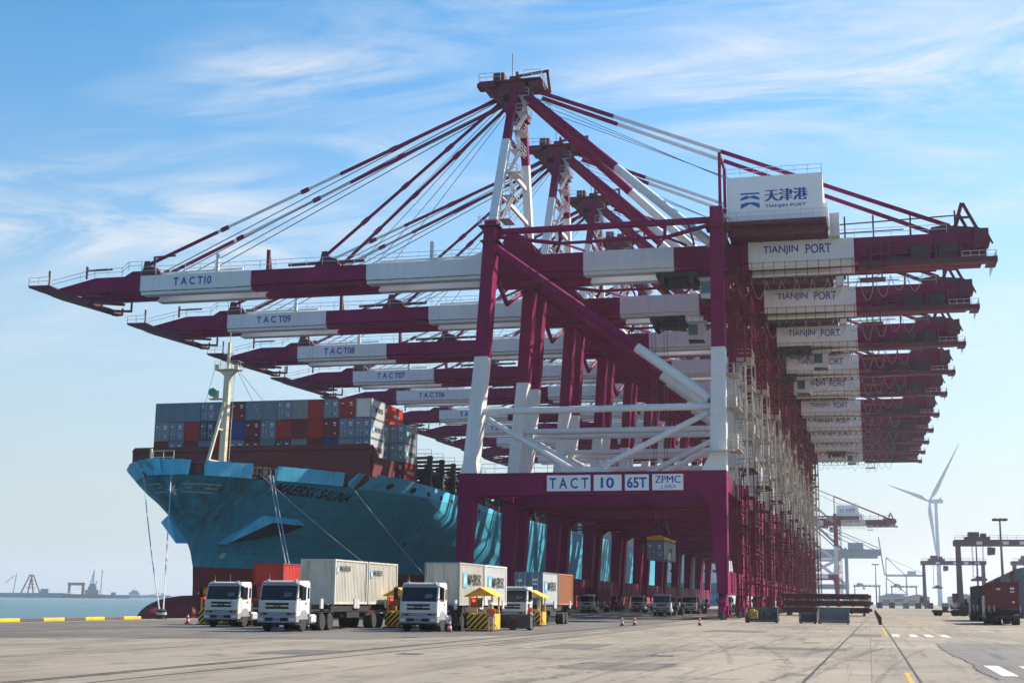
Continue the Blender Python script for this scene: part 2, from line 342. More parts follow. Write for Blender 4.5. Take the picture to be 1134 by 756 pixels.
# asphalt of the yard road with its broken edge
edge = [(3.6, -40), (3.5, 30), (3.38, 40.5), (3.22, 44), (3.2, 47.6), (3.34, 50), (3.3, 55), (3.16, 58), (3.15, 61.2), (3.1, 66), (3.22, 71), (3.26, 76.9), (5, 77.6), (12, 78), (40, 78.2), (40, -40)]
g = MB(); g.add([(x, y, .004) for x, y in edge], [tuple(range(len(edge)))]); structure('road', g, ASPH)
g = MB(); g.add([(-60, 52, .004), (-36, 60, .004), (-24, 66, .004), (-18.2, 88, .004), (-19, 190, .004), (-60, 190, .004)], [tuple(range(6))]); structure('truck_lanes', g, PAD)
g = MB(); cr_ = [(x, y) for x, y in edge[2:12]]
fine = []
for (a, b) in zip(cr_, cr_[1:]):
    for k in range(7): fine.append((a[0]+(b[0]-a[0])*k/7+rnd.uniform(-.045, .045), a[1]+(b[1]-a[1])*k/7))
for (a, b) in zip(fine, fine[1:]):
    w = rnd.uniform(.018, .05); g.add([(a[0]-w, a[1], .009), (a[0]+w*.6, a[1], .009), (b[0]+w*.6, b[1], .009), (b[0]-w, b[1], .009)], [(0, 1, 2, 3)])
structure('road_crack', g, BLACK)
# worn painted markings
def worn(name, rgb, amt):
    mt = paint(name, rgb, .7, var=.1, scale=2); t = mt.node_tree; b = t.nodes['Principled BSDF']
    q = t.nodes.new('ShaderNodeTexNoise'); q.inputs['Scale'].default_value = 5; q.inputs['Detail'].default_value = 8; q.inputs['Roughness'].default_value = .8
    tc = t.nodes.new('ShaderNodeTexCoord'); t.links.new(tc.outputs['Object'], q.inputs[0])
    r = t.nodes.new('ShaderNodeMapRange'); r.inputs[1].default_value = amt; r.inputs[2].default_value = amt+.08; t.links.new(q.outputs[0], r.inputs[0]); t.links.new(r.outputs[0], b.inputs['Alpha']); return mt
PW = worn('paint_white', (.62, .61, .58), .38); PF = worn('paint_faded', (.42, .40, .37), .52); PY = worn('paint_yellow', (.60, .36, .06), .42)
PYF = worn('paint_yellow_faded', (.50, .36, .14), .48)
def strip(mb, x0, x1, y0, y1, z=.009, mi=0): return mb.add([(x0, y0, z), (x1, y0, z), (x1, y1, z), (x0, y1, z)], [(0, 1, 2, 3)], mi)
g = MB()
for i, x in enumerate((1.36, 2.45)): strip(g, x, x+.42, 42.8, 47.9, mi=1)
for x in (3.62, 4.72, 5.8, 6.9): strip(g, x, x+.46, 42.6, 49.6)
for x in (1.35, 2.45, 3.4, 4.4, 5.6, 6.7, 7.8): strip(g, x, x+.45, 90.5, 97.5, mi=0 if x < 5 else 1)
structure('crosswalk', g, [PW, PF])
g = MB()
for y in (25,): strip(g, .92, 1.06, 37 if y == 25 else y+4, y+19-9 if y != 25 else 43.2)
strip(g, .92, 1.08, 90.4, 123)
for y0, y1 in ((92.8, 122.3), (135, 165), (180, 242), (255, 300)): strip(g, 4.27, 4.42, y0, y1)
structure('yellow_lines', g, PYF if False else PY)
g = MB(); strip(g, 7.42, 7.58, 85.8, 118.3); strip(g, 7.42, 7.58, 130, 160); strip(g, 11.2, 11.35, 60, 140); strip(g, .62, .7, 40, 122); structure('white_lines', g, PF)
# slab seams and the crane rail grooves
g = MB()
strip(g, 1.2, 1.27, -20, 140); strip(g, -1.75, -1.66, -20, 37); 
g.add([(-1.75, 37, .009), (-1.66, 37, .009), (.6, 285, .009), (.5, 285, .009)], [(0, 1, 2, 3)])
for x in (-17.75, -19.25, -19.55, -46.75, -46.4): strip(g, x, x+.11, -60, 470)
strip(g, -16.6, -16.5, 60, 470); strip(g, -16.0, -15.9, 60, 470)
structure('crane_rail_grooves', g, DARK)
wr = random.Random(5)
TYRE = worn('tyre_rubber', (.095, .086, .078), .52)
g = MB()
for i in range(17):
    x, y = wr.uniform(-44, 6), wr.uniform(22, 90); L_ = wr.uniform(12, 45); bend = wr.uniform(-.05, .05); sl_ = wr.uniform(-.10, .10)
    for dx in (0, 1.9):
        n_ = 14; w_ = wr.uniform(.16, .3)
        for k in range(n_):
            t0, t1 = L_*k/n_, L_*(k+1)/n_; xa = x+dx+sl_*t0+bend*t0*t0/L_; xb = x+dx+sl_*t1+bend*t1*t1/L_
            g.add([(xa, y+t0, .0125+.0002*i), (xa+w_, y+t0, .0125+.0002*i), (xb+w_, y+t1, .0125+.0002*i), (xb, y+t1, .0125+.0002*i)], [(0, 1, 2, 3)])
structure('tyre_marks', g, TYRE)
g = MB()
for i, (x, y, w_, l_) in enumerate(((-9.2, 41, 3.1, 5.2), (-14, 58, 2.4, 7), (-5.2, 62, 4.2, 3.2), (-22, 47, 2.2, 4.4), (-1.2, 88, 1.9, 9), (-30, 64, 3, 6), (-11, 96, 4, 8))): strip(g, x, x+w_, y, y+l_, .004+.0005*i)
structure('repair_patches', g, PAD)
g = MB()
for x, y in ((-8, 52), (-16.9, 49), (-3.4, 73), (-24, 70)):
    strip(g, x, x+.9, y, y+.9, .0105)
    for k in range(5): strip(g, x+.08+k*.16, x+.16+k*.16, y+.08, y+.82, .0145, 1)
structure('drain_gratings', g, [STEEL, BLACK])
# painted edge of the quay: alternating yellow and dark
g = MB(); y = -60; k = 0
while y < 640:
    if not (110.5 < y < 121):
        g.cbox(-62.2, -61.75, y, y+2.95, 0.002, .26, .03, k % 2)
    y += 3; k += 1
tag(g.build('quay_kerb', [YELK, KERB]), 'low kerb painted in yellow and dark blocks along the water edge', 'kerb')
# sea
sm = bpy.data.materials.new('sea_water'); sm.use_nodes = True; t = sm.node_tree; b = t.nodes['Principled BSDF']
b.inputs['Base Color'].default_value = (.022, .095, .12, 1); b.inputs['Roughness'].default_value = .22; b.inputs['IOR'].default_value = 1.33
tcn = t.nodes.new('ShaderNodeTexCoord'); q = t.nodes.new('ShaderNodeTexNoise'); q.inputs['Scale'].default_value = .35; q.inputs['Detail'].default_value = 7; q.inputs['Roughness'].default_value = .65
bp = t.nodes.new('ShaderNodeBump'); bp.inputs['Strength'].default_value = 1; bp.inputs['Distance'].default_value = .9
t.links.new(tcn.outputs['Object'], q.inputs[0]); t.links.new(q.outputs[0], bp.inputs['Height']); t.links.new(bp.outputs[0], b.inputs['Normal'])
g = MB(); g.add([(-7800, -400, -2.5), (-62.6, -400, -2.5), (-62.6, 7600, -2.5), (-7800, 7600, -2.5)], [(0, 1, 2, 3)]); structure('sea', g, sm)

# ------------------------------------------------------------------ haze
g = MB(); g.box(-7900, 4100, -500, 7700, -4.6, 185)
hz = bpy.data.materials.new('haze_air'); hz.use_nodes = True; t = hz.node_tree; t.nodes.remove(t.nodes['Principled BSDF'])
pv = t.nodes.new('ShaderNodeVolumePrincipled'); pv.inputs['Color'].default_value = (.86, .92, 1, 1); pv.inputs['Density'].default_value = .0001; pv.inputs['Anisotropy'].default_value = .35
t.links.new(pv.outputs[0], t.nodes['Material Output'].inputs['Volume'])
HAZE = tag(g.build('haze', hz), kind='stuff')

# ------------------------------------------------------------------ gantry cranes
XL = -16.26; WID = 21.3
def make_crane():
    c = thing('gantry_crane', (XL, 162.24, 0), 'x', 'crane', 'maroon and white cranes standing in a row along the quay')
    MW = [MAR, WHT]
    yl = (-1.05, 1.05), (WID-1.05, WID+1.05)
    for ya, yb in yl:
        MB().column([(3.2, -32.1, -30.55, ya, yb), (14.2, -31.75, -29.75, ya, yb), (17.1, -31.6, -29.4, ya, yb), (18.4, -31.2, -29.55, ya, yb), (31.5, -29.95, -28.35, ya, yb), (48.95, -28.9, -27.35, ya, yb)], (0, 0, 1, 1, 0)).build('seaward_leg', MW, c)
        MB().column([(3.2, -.45, .62, ya, yb), (13.2, -1.45, .68, ya, yb), (14.4, -2.3, .7, ya, yb), (17.1, -2.2, .72, ya, yb), (19.0, -1.15, .75, ya, yb), (31.7, -.8, .8, ya, yb), (48.95, -.72, .78, ya, yb)], (0, 0, 0, 1, 1, 0)).build('landside_leg', MW, c)
        # portal beam between the legs
        b = MB(); yy0, yy1 = ya+.06, yb-.06
        b.prism([(-29.75, 14.42), (-2.2, 14.42), (-2.2, 17.06), (-29.4, 17.06)], 'y', yy0, yy1)
        b.prism([(-29.76, 13.6), (-28.5, 14.41), (-29.76, 14.41)], 'y', yy0+.2, yy1-.2)
        b.box(-29.3, -2.3, ya-.06, yb+.06, 14.36, 14.415)
        b.build('portal_beam', MAR, c)
        g_ = MB(); g_.prism([(-19.6, 17.1), (-13.0, 17.1), (-14.4, 17.75), (-18.1, 17.75)], 'y', ya+.4, yb-.4); g_.build('gusset_plate', WHT, c)
        ym = (ya+yb)/2
        MB().tube((-29.0, ym, 24.75), (-.9, ym, 24.75), .42, 12).build('cross_tube', WHT, c, True)
        for p, q in (((-28.6, ym, 23.9), (-17.9, ym, 17.55)), ((-1.5, ym, 23.95), (-14.5, ym, 17.55))):
            MB().tube(p, q, .36, 10).build('lower_brace', WHT, c, True)
        k = Vector((-27.9, ym, 45.5)); q = Vector((-1.2, ym, 25.7)); md = k.lerp(q, .675)
        MB().tube(k, md, .62, 12, 0).tube(md, q, .62, 12, 1).build('main_diagonal', MW, c, True)
        t_ = MB(); t_.tube((-27.5, ym, 47.5), (-.7, ym, 47.5), .42, 12).build('top_tube', MAR, c, True)
        t_ = MB()
        t_.tube((-27.5, ym, 46.9), (-19.5, ym, 45.6), .26, 8).tube((-.8, ym, 46.9), (-6.3, ym, 45.6), .26, 8).tube((-19.5, ym, 45.6), (-6.3, ym, 45.7), .2, 8)
        s = 1 if ym < 5 else -1
        for x in (-19.4, -6.3):
            t_.tube((x, ym, 45.6), (x, ym, 47.4), .22, 8).tube((x, ym, 45.7), (x-1.8, ym+s*6.4, 46.2), .18, 6).tube((x, ym, 45.7), (x+1.8, ym+s*6.4, 46.2), .18, 6)
        for x in (-24, -15.5, -10.5, -3.5): t_.tube((x, ym, 47.4), (x, ym+s*6.4, 46.2), .14, 6)
        t_.build('girder_hanger', MAR, c, True)
        for q_ in ((-29.6, -26.9, ya-.5, yb+.5, 48.0, 48.14), (-29.4, -27.0, ya-.35, yb+.35, 46.1, 46.22), (-1.3, 1.4, ya-.5, yb+.5, 46.3, 46.42)): MB().box(*q_).build('head_platform', MDARK, c)
        MB().railing([(-29.6, yb+.5, 48.14), (-29.6, ya-.5, 48.14), (-26.9, ya-.5, 48.14)]).build('railing', RAILM, c)
        MB().railing([(-28.8, ya+.08, 17.1), (-2.6, ya+.08, 17.1)], 1.1, 1.6).build('railing', RAILM, c)
        for x0, x1 in ((-28.9, -28.2), (-.25, .35)):       # maintenance platform at brace level
            b = MB(); b.box(x0-1.6, x1+1.4, ya-.95, ya-.02, 19.3, 19.38).railing([(x0-1.6, ya-.95, 19.38), (x1+1.4, ya-.95, 19.38)], 1.1, 1.2)
            if x0 > -5: b.build('leg_platform', WHT, c)
    for x0, x1 in ((-32.05, -30.6), (-.55, .6)):           # sill beams along the rails, on bogies
        b = MB(); b.prism([(-1.0, 3.0), (1.2, 2.85), (20.1, 2.85), (22.3, 3.0), (22.3, 5.5), (-1.0, 5.5)], 'x', x0+.01, x1-.01)
        for y in (-1.02, 4.5, 10.6, 16.7, 22.25): b.box(x0-.06, x1+.06, y, y+.12, 3.05, 5.56)
        b.build('sill_beam', MAR, c)
        xm = (x0+x1)/2
        for yc in (0, WID):
            b = MB(); b.prism([(yc-.7, 2.95), (yc+.7, 2.95), (yc+1.9, 1.95), (yc+1.9, 1.55), (yc-1.9, 1.55), (yc-1.9, 1.95)], 'x', xm-.45, xm+.45)
            for s in (-1, 1):
                q = yc+s*1.75; b.prism([(q-.4, 1.6), (q+.4, 1.6), (q+1.1, .9), (q+1.1, .45), (q-1.1, .45), (q-1.1, .9)], 'x', xm-.38, xm+.38)
                b.box(xm+.4, xm+.72, q-.35, q+.35, .55, 1.15)
            for k in range(4): b.lathe([(.1, -.1), (.4, -.1), (.4, .1), (.1, .1)], (xm, yc-2.62+k*1.75, .42), 'x', 12, 1)
            b.box(xm-.3, xm+.3, yc-3.35, yc-2.95, .25, .95, 1).box(xm-.3, xm+.3, yc+2.95, yc+3.35, .25, .95, 1)
            b.build('bogie', [MAR, DARK], c)
        x0 += (.9 if x0 < -5 else 0); x1 += (.9 if x0 < -5 else 0)
        MB().box(x0+.2, x1-.1, 1.1, WID-1.1, 14.9, 16.9).build('tie_beam', MAR, c)
        q = 2.4 if x0 < -5 else .05
        MB().tube((xm+q+.35, 1, 46.3), (xm+q+.35, WID-1, 46.3), .45, 10).tube((xm+q, 1, 44.5), (xm+q, WID/2, 40.5), .3, 8).tube((xm+q, WID-1, 44.5), (xm+q, WID/2, 40.5), .3, 8).build('upper_tie', MAR, c)
    # girders (two parallel boxes), painted in maroon and white lengths
    GY = ((7.15, 8.5), (12.8, 14.15))
    for ya, yb in GY:
        b = MB()
        b.prism([(-94.8, 44.7), (-92, 44.0), (-81.2, 44.0), (-81.2, 46.14), (-88.3, 46.14)], 'y', ya, yb, 0)
        b.prism([(-83.8, 46.15), (-81.25, 46.15), (-81.25, 46.85), (-82.6, 46.85)], 'y', ya+.1, ya+.5, 0)
        for x0, x1, mi in ((-81.2, -64.4, 1), (-64.4, -47.6, 0), (-47.6, -30.5, 1)):
            pr = .03*mi; b.box(x0, x1, ya-pr, yb+pr, 44.05-pr*4, 46.1+pr, mi)
            b.box(x0, x1, ya+.3 if ya < 10 else ya-.6, yb+.6 if ya < 10 else yb-.3, 43.45, 44.0-pr*4-.01, mi)
        for i in range(16): b.box(-80+i*3.2, -79.8+i*3.2, ya-.12, yb+.12, 43.82, 43.95, 0 if not (-81 < -80+i*3.2 < -64 or -80+i*3.2 > -48) else 1)
        b.prism([(-34, 46.15), (-30.6, 46.15), (-30.6, 47.0), (-31.6, 47.0)], 'y', ya+.2, yb-.2, 1)
        b.build('boom_girder', MW, c)
        b = MB()
        for x0, x1, mi in ((-30.3, -17.9, 0), (-17.9, -6.2, 1), (-6.2, 3.16, 0), (3.16, 16, 1), (16, 31.2, 0)):
            pr = .05*mi; b.box(x0, x1, ya-pr, yb+pr, 43.8-pr*3, 46.2+pr, mi)
            b.box(x0, x1, ya+.3 if ya < 10 else ya-.6, yb+.6 if ya < 10 else yb-.3, 43.2, 43.8-pr*3-.01, mi)
        b.prism([(-29.6, 46.21), (-23.4, 46.21), (-25.4, 48.6), (-28.0, 49.8)], 'y', ya+.2, yb-.2, 0)
        b.build('main_girder', MW, c)
    b = MB()
    for x in (-80, -68, -56, -44, -33): b.box(x, x+.9, 8.52, 12.78, 44.5, 45.6)
    b.build('boom_cross_tie', MAR, c)
    b = MB()
    for x in (-24, -1, 13, 29.8): b.box(x, x+1.1, 8.57, 12.73, 44.2, 46.0)
    b.build('girder_cross_tie', MAR, c)
    b = MB()                                               # sloping tip platform under the nose
    for ya, yb in ((6.4, 9.3), (12, 15)):
        b.prism([(-98.6, 45.35), (-98.4, 45.0), (-89.2, 42.2), (-88.4, 42.3), (-88.4, 42.75), (-93, 44.2), (-95.2, 45.3)], 'y', ya, yb)
        b.bar((-92.5, ya+.3, 43.9), (-86.5, ya+.3, 43.3), .35); b.bar((-88.4, ya+.4, 42.5), (-85.4, ya+.4, 42.3), .3); b.bar((-85.4, ya+.4, 42.2), (-85.4, ya+.4, 43.6), .22); b.bar((-88.4, ya+.4, 41.9), (-86.8, ya+.4, 41.8), .25)
        b.bar((-86.8, ya+.4, 41.8), (-86.8, ya+.4, 42.8), .2)
    b.box(-98.4, -95.6, 9.3, 12, 45.05, 45.3).box(-90, -88.4, 9.3, 12, 42.35, 42.6); b.build('tip_platform', MDARK, c)
    b = MB(); b.railing([(-95.4, 6.45, 45.4), (-98.5, 6.45, 45.35), (-98.5, 14.9, 45.35), (-95.4, 14.9, 45.4)], 1.1, 1.4)
    for y in (6.9, 14.4): b.railing([(-95, y, 44.9), (-88.3, y, 46.2), (-84, y, 46.2), (-83, y, 47.0), (-81, y, 47.0), (-81, y, 46.2), (-63, y, 46.2), (-47, y, 46.2), (-31, y, 46.2)], 1.15, 2.2)
    b.build('boom_railing', RAILM, c)
    b = MB()
    def post(mat, *bars):
        b = MB()
        for p, q, w in bars: b.bar(p, q, w)
        b.build('boom_post', mat, c)
    post(MDARK, ((-95.8, 7.3, 45.3), (-95.8, 7.3, 47.6), .22)); post(MDARK, ((-89.8, 7.3, 46.1), (-89.8, 7.3, 47.9), .25), ((-89.8, 7.3, 47.3), (-85.8, 7.3, 47.3), .22))
    post(MDARK, ((-79.2, 7.2, 46.1), (-79.2, 7.2, 48.8), .25), ((-79.2, 7.2, 48.7), (-76, 7.2, 48.8), .22)); post(MDARK, ((-62.0, 7.4, 46.1), (-62.0, 7.4, 48.9), .42)); post(MDARK, ((-62.0, 8.4, 46.1), (-62.3, 8.4, 48.2), .3))
    post(WHT, ((-69.6, 7.4, 46.1), (-69.6, 7.4, 48.8), .4)); post(WHT, ((-38.5, 7.4, 46.1), (-38.5, 7.4, 48.8), .4))
    MB().bar((-59, 7.4, 46.6), (-48, 7.4, 46.7), .3, .35).build('boom_pipe', MDARK, c); MB().bar((-46, 8, 46.5), (-32, 8, 46.6), .25, .3).build('boom_pipe', WHT, c); MB().bar((-79, 8, 46.5), (-66, 8, 46.6), .25, .3).build('boom_pipe', WHT, c)
    for ya, yb in GY:
        for x in (-80.3, -53.6):
            b = MB(); b.prism([(x-1.7, 46.15), (x+2.2, 46.15), (x+1.5, 47.2), (x+.4, 47.5), (x+.2, 48.3), (x-.6, 48.3), (x-.8, 47.2)], 'y', ya+.3, yb-.3)
            b.build('stay_bracket', MDARK, c)
    # mast: front and rear post meeting at the apex
    z1 = 69.8
    def along(p, q, z): p = Vector(p); q = Vector(q); return p.lerp(q, (z-p.z)/(q.z-p.z))
    for y0, y1 in ((.6, 8.6), (WID-.6, WID-8.6)):
        p = Vector((-28.2, y0, 48.9)); q = Vector((-27.6, y1, z1)); sw = along(p, q, 61.3)
        MB().bar(p, sw, 1.15, 1.05, 1, (1, 0, 0)).bar(sw, q, 1.05, .95, 0, (1, 0, 0)).build('mast_post', MW, c)
    b = MB(); P0, Q0 = (-28.2, .6, 48.9), (-27.6, 8.6, z1); P1, Q1 = (-28.2, WID-.6, 48.9), (-27.6, WID-8.6, z1)
    for i, z in enumerate((53.5, 58, 62, 65.5)): b.bar(along(P0, Q0, z), along(P1, Q1, z), .4, .5, 1 if z < 61 else 0)
    b.build('mast_crossbar', MW, c)
    st = MB(); lv = [49.5, 53, 56.5, 60, 63, 66, 68.6]
    for i, z in enumerate(lv):
        a = along(P0, Q0, z); mi = 0
        st.box(a.x+.55, a.x+2.0, a.y+.2, a.y+3.4, z, z+.08, mi)
        st.railing([(a.x+.6, a.y+.2, z), (a.x+2.0, a.y+.2, z), (a.x+2.0, a.y+3.4, z)], 1.1, 1.0, mi=mi)
        if i < len(lv)-1:
            a2 = along(P0, Q0, lv[i+1]); p = Vector((a.x+.8, a.y+.4, z)); q = Vector((a2.x+1.8, a2.y+.6, lv[i+1]))
            if i % 2: p.x, q.x = p.x+1, q.x-1
            for dy in (0, .8):
                st.bar(p+Vector((0, dy, 0)), q+Vector((0, dy, 0)), .1, .22, mi); st.bar(p+Vector((0, dy, 1)), q+Vector((0, dy, 1)), .06, .06, mi)
            for s in range(9): w = p.lerp(q, s/9); st.box(w.x-.15, w.x+.15, w.y, w.y+.8, w.z, w.z+.05, mi)
    st.build('mast_stair', RAILM, c)
    b = MB(); b.box(-29.4, -26.2, 8.2, 13.1, 68.9, 70.6).box(-28.4, -27.0, 8.6, 12.7, 70.6, 71.6).prism([(-31.2, 69.3), (-29.4, 67.6), (-29.4, 70.4), (-31.2, 70.2)], 'y', 8.4, 9.3).prism([(-31.2, 69.3), (-29.4, 67.6), (-29.4, 70.4), (-31.2, 70.2)], 'y', 12, 12.9)
    b.box(-28.9, -26.6, 7.6, 13.7, 66.4, 67.6)
    b.build('apex_head', MDARK, c)
    b = MB(); b.box(-32.4, -23.8, 7.6, 13.7, 70.65, 70.8).box(-32.6, -30.2, 7.4, 9.2, 69.9, 70.5).box(-25.6, -23.6, 8, 9.6, 69.6, 70.5).box(-25.6, -23.8, 12, 13.4, 67.9, 68.1); b.bar((-32.6, 7.6, 70.5), (-29.4, 8.6, 68.6), .2).bar((-24, 8, 70.6), (-26, 8.8, 68.4), .2)
    b.railing([(-25.8, 12, 68.1), (-23.8, 12, 68.1), (-23.8, 13.4, 68.1)], 1.1, 1)
    b.build('apex_platform', MDARK, c)
    MB().railing([(-29.4, 7.6, 70.8), (-32.4, 7.6, 70.8), (-32.4, 13.7, 70.8), (-23.8, 13.7, 70.8), (-23.8, 7.6, 70.8), (-26.2, 7.6, 70.8)], 1.1, 1.2).build('apex_railing', RAILM, c)
    b = MB(); b.bar((-27.2, 9, 71.7), (-23.0, 9, 72.1), .3).bar((-27.4, 9, 71.5), (-27.4, 9, 72.3), .35).bar((-22.9, 9.4, 69.2), (-23.3, 9.4, 72.2), .35).bar((-28.1, 9, 71), (-28.1, 9, 75.0), .07).box(-30.5, -29, 8, 9.6, 70.8, 72.0); b.build('apex_hoist', MDARK, c)
    for s, y0, y1 in ((1, 9.3, 1.6), (-1, 12.0, WID-1.6)):
        k = Vector((-27.0, y0, 69.7)); q = Vector((-.9, y1, 45.0)); md = k.lerp(q, .53)
        MB().tube(k, md, .60, 12, 0).tube(md, q, .56, 12, 1).build('back_brace', MW, c, True)
    for y in (7.8, 13.5):
        ye = 9.4 if y < 10 else 11.9
        for xe, ze, ws in ((-80.3, 47.9, (.45, .80)), (-53.6, 47.9, None)):
            b = MB(); k = Vector((-29.6, ye, 69.0 if xe < -60 else 68.4)); q = Vector((xe, y, ze))
            if ws:
                a, e = k.lerp(q, ws[0]), k.lerp(q, ws[1]); b.bar(k, a, .26, .42).bar(a, e, .2, .34, 1).bar(e, q, .26, .42)
            else: b.bar(k, q, .24, .38)
            for f in (.3, .55, .78): p = k.lerp(q, f); d = (q-k).normalized()*.6; b.bar(p-d, p+d, .34, .55, 0)
            b.build('forestay', MW, c)
        b = MB(); k = Vector((-24.6, ye, 69.4)); q = Vector((27.4, y, 47.2)); a, e = k.lerp(q, .20), k.lerp(q, .47)
        b.bar(k, a, .3, .5).bar(a, e, .26, .42, 1).bar(e, q, .3, .48); b.build('backstay', MW, c)
    b = MB()
    for i, (dy, xe) in enumerate(((9.3, -79), (10.2, -77), (11.0, -75.5), (11.8, -74))):
        b.tube((-29, dy, 69.6-.2*i), (xe, dy, 47.0), .07, 4).tube((-29, dy+.3, 68.5), (-52+i*2, dy+.3, 46.9), .045, 4)
    for i in range(3): b.tube((-25, 9.5+i*.7, 68.6-.5*i), (4+i, 9.5+i*.7, 53.6), .045, 4)
    b.build('hoist_rope', ROPE, c)
    b = MB()
    for y in (7.4, 13.9): b.bar((-.25, y, 46.3), (-.25, y, 58.4), .38)
    b.bar((-.25, 7.4, 58.2), (-.25, 13.9, 58.2), .3); b.build('stay_post', MAR, c)
    # machinery house
    h = MB().box(.95, 12.55, 3.6, 17.6, 47.85, 53.75); 
    for y in (4.5, 9, 13): h.box(12.56, 13.1, y, y+1.6, 48.2, 50.2)
    h = h.build('machinery_house', PLATE, c)
    b = MB().box(.7, 12.9, 2.4, 18.2, 47.4, 47.8).box(.9, 12.7, 3.9, 4.5, 46.35, 47.4).box(.9, 12.7, 16.8, 17.4, 46.35, 47.4)
    for x in (1.2, 4.8, 8.6, 12.0): b.bar((x, 7.0, 46.3), (x, 3.0, 47.4), .3)
    b.build('base_frame', MDARK, h)
    MB().railing([(.7, 2.45, 47.8), (12.9, 2.45, 47.8), (12.9, 18.1, 47.8)], 1.1, 1.5).railing([(1, 3.65, 53.76), (12.5, 3.65, 53.76), (12.5, 17.5, 53.76)], 1.1, 1.7).bar((-.3, 2.6, 49.6), (1.6, 2.6, 47.9), .12, .3).bar((-.3, 2.6, 50.6), (1.6, 2.6, 48.9), .06).build('house_railing', RAILM, h)
    lg = MB(); yy = 3.585
    def chev(z, peak, th, flat=False):
        x0, x1, xm = 2.65, 4.95, 3.8
        if flat: pts = [(x0, z), (x1, z), (x1, z+.22), (x0, z+.22)]
        else: pts = [(x0, z), (x0+.45, z+.18), (xm, z+peak), (x1-.45, z+.18), (x1, z), (x1, z+th), (xm+.3, z+peak+th*.9), (xm, z+peak+th*.78), (xm-.3, z+peak+th*.9), (x0, z+th)]
        lg.add([(x, yy, zz) for x, zz in pts], [tuple(range(len(pts)))], 0)
    chev(51.45, 0, 0, True)
    for z, w in ((50.75, .30), (49.7, .62)):
        x0, x1, xm = 2.65, 4.95, 3.8
        for s in (-1, 1):
            pts = [(xm, z+.55), (xm+s*1.15, z-.05), (xm+s*1.15, z-.05+w), (xm+s*.42, z+.62+w*.25), (xm, z+.38+w*.6)] if w > .4 else [(xm, z+.28), (xm+s*1.15, z-.05), (xm+s*1.15, z+.28), (xm+s*.42, z+.60), (xm, z+.42)]
            lg.add([(x, yy, zz) for x, zz in pts], [tuple(range(len(pts)))], 0)
    [add_text(lg, '天津港', (5.55+.09*q_, yy-.004*q_, 50.45), (1, 0, 0), (0, 0, 1), 5.05, 1.55, 1, 0) for q_ in (0, 1, 2)]
    add_text(lg, 'TIANJIN PORT', (5.6, yy, 49.55), (1, 0, 0), (0, 0, 1), 4.95, .5, 1, .025)
    lg.build('house_lettering', [LOGO, BLUE], h)
    MB().box(13.2, 14.4, 6, 9.6, 46.3, 49.2).box(13.2, 14.2, 11, 14, 46.3, 48.4).build('cooling_unit', FARW, c)
    tx = MB(); add_text(tx, 'TIANJIN', (5.0, 7.085, 44.5), (1, 0, 0), (0, 0, 1), 4.3, 1.2, 0, .02); tx.build('girder_lettering', BLUE, c); tx = MB(); add_text(tx, 'PORT', (10.2, 7.085, 44.5), (1, 0, 0), (0, 0, 1), 3.1, 1.2, 0, .02); tx.build('girder_lettering', BLUE, c)
    # tail
    b = MB(); b.box(16.5, 32.5, 5.4, 7.0, 42.05, 42.3).box(31.3, 32.5, 7.0, 9, 42.05, 42.2).box(16.5, 32.5, 5.35, 5.5, 42.05, 42.65)
    for x in (18, 20.2, 23.2, 25.6, 28.4, 31.2): b.bar((x, 6.1, 42.2), (x, 7.1, 45.6), .22); b.bar((x, 5.45, 42.2), (x, 5.45, 44.6), .16)
    b.bar((18, 5.4, 44.6), (31.2, 5.4, 44.6), .12).bar((18, 5.4, 43.5), (28.4, 5.4, 43.5), .08)
    for x in (17.4, 19.2):
        b.bar((x, 5.2, 40.6), (x, 5.2, 45.4), .14).bar((x, 6.4, 40.6), (x, 6.4, 45.4), .14)
    for z in (40.6, 42, 43.4, 44.8): b.bar((17.4, 5.2, z), (19.2, 5.2, z), .1); b.bar((17.4, 5.2, z-.7), (19.2, 5.2, z+.6), .07)
    b.box(16.6, 19.6, 5.0, 7.2, 40.5, 40.62)
    b.build('tail_catwalk', MDARK, c)
    MB().box(22.6, 24.9, 5.9, 7.0, 42.35, 44.4).box(25.9, 28.0, 5.9, 7.0, 42.35, 44.6).box(20.4, 21.6, 5.9, 7, 42.35, 43.3).build('switch_box', DARK, c)
    MB().railing([(28.5, 5.4, 42.3), (32.4, 5.4, 42.3), (32.4, 15.1, 42.3)], 1.1, 1.1).railing([(14, 7.2, 46.2), (27, 7.2, 46.2)], 1.1, 2).build('tail_railing', RAILM, c)
    b = MB()
    for ya, yb in GY: b.prism([(25.0, 46.2), (31.0, 46.2), (30.8, 46.8), (26.6, 47.3), (25.2, 47.1)], 'y', ya+.35, yb-.35).bar((27.9, (ya+yb)/2, 46.7), (28.9, (ya+yb)/2, 50.0), .45).bar((30.6, (ya+yb)/2, 46.6), (29.0, (ya+yb)/2, 50.0), .35).bar((28.2, (ya+yb)/2, 48.2), (29.9, (ya+yb)/2, 48.2), .25)
    b.box(29.2, 31.15, 8.6, 12.7, 44.8, 46.4).prism([(30.0, 43.9), (31.7, 44.1), (31.9, 44.9), (31.3, 46.3), (30.0, 46.3)], 'y', 6.0, 7.1)
    b.box(31.3, 31.8, 7.2, 9, 44.4, 46.6).bar((31.6, 7.2, 46), (32.2, 7.2, 44.6), .2).bar((31.4, 12.8, 45), (31.4, 12.8, 47.4), .2)
    b.build('tail_bracket', MDARK, c)
    b = MB(); b.bar((13.6, 7.4, 48.0), (28.3, 7.4, 48.4), .14).bar((13.6, 7.4, 46.9), (22, 7.4, 47.0), .12)
    for x in (15, 18.4, 22.8, 28.0): b.bar((x, 7.4, 46.2), (x, 7.4, 49.0), .2)
    b.build('rail_post', MDARK, c)
    # festoon cable loops below the rear girder
    b = MB()
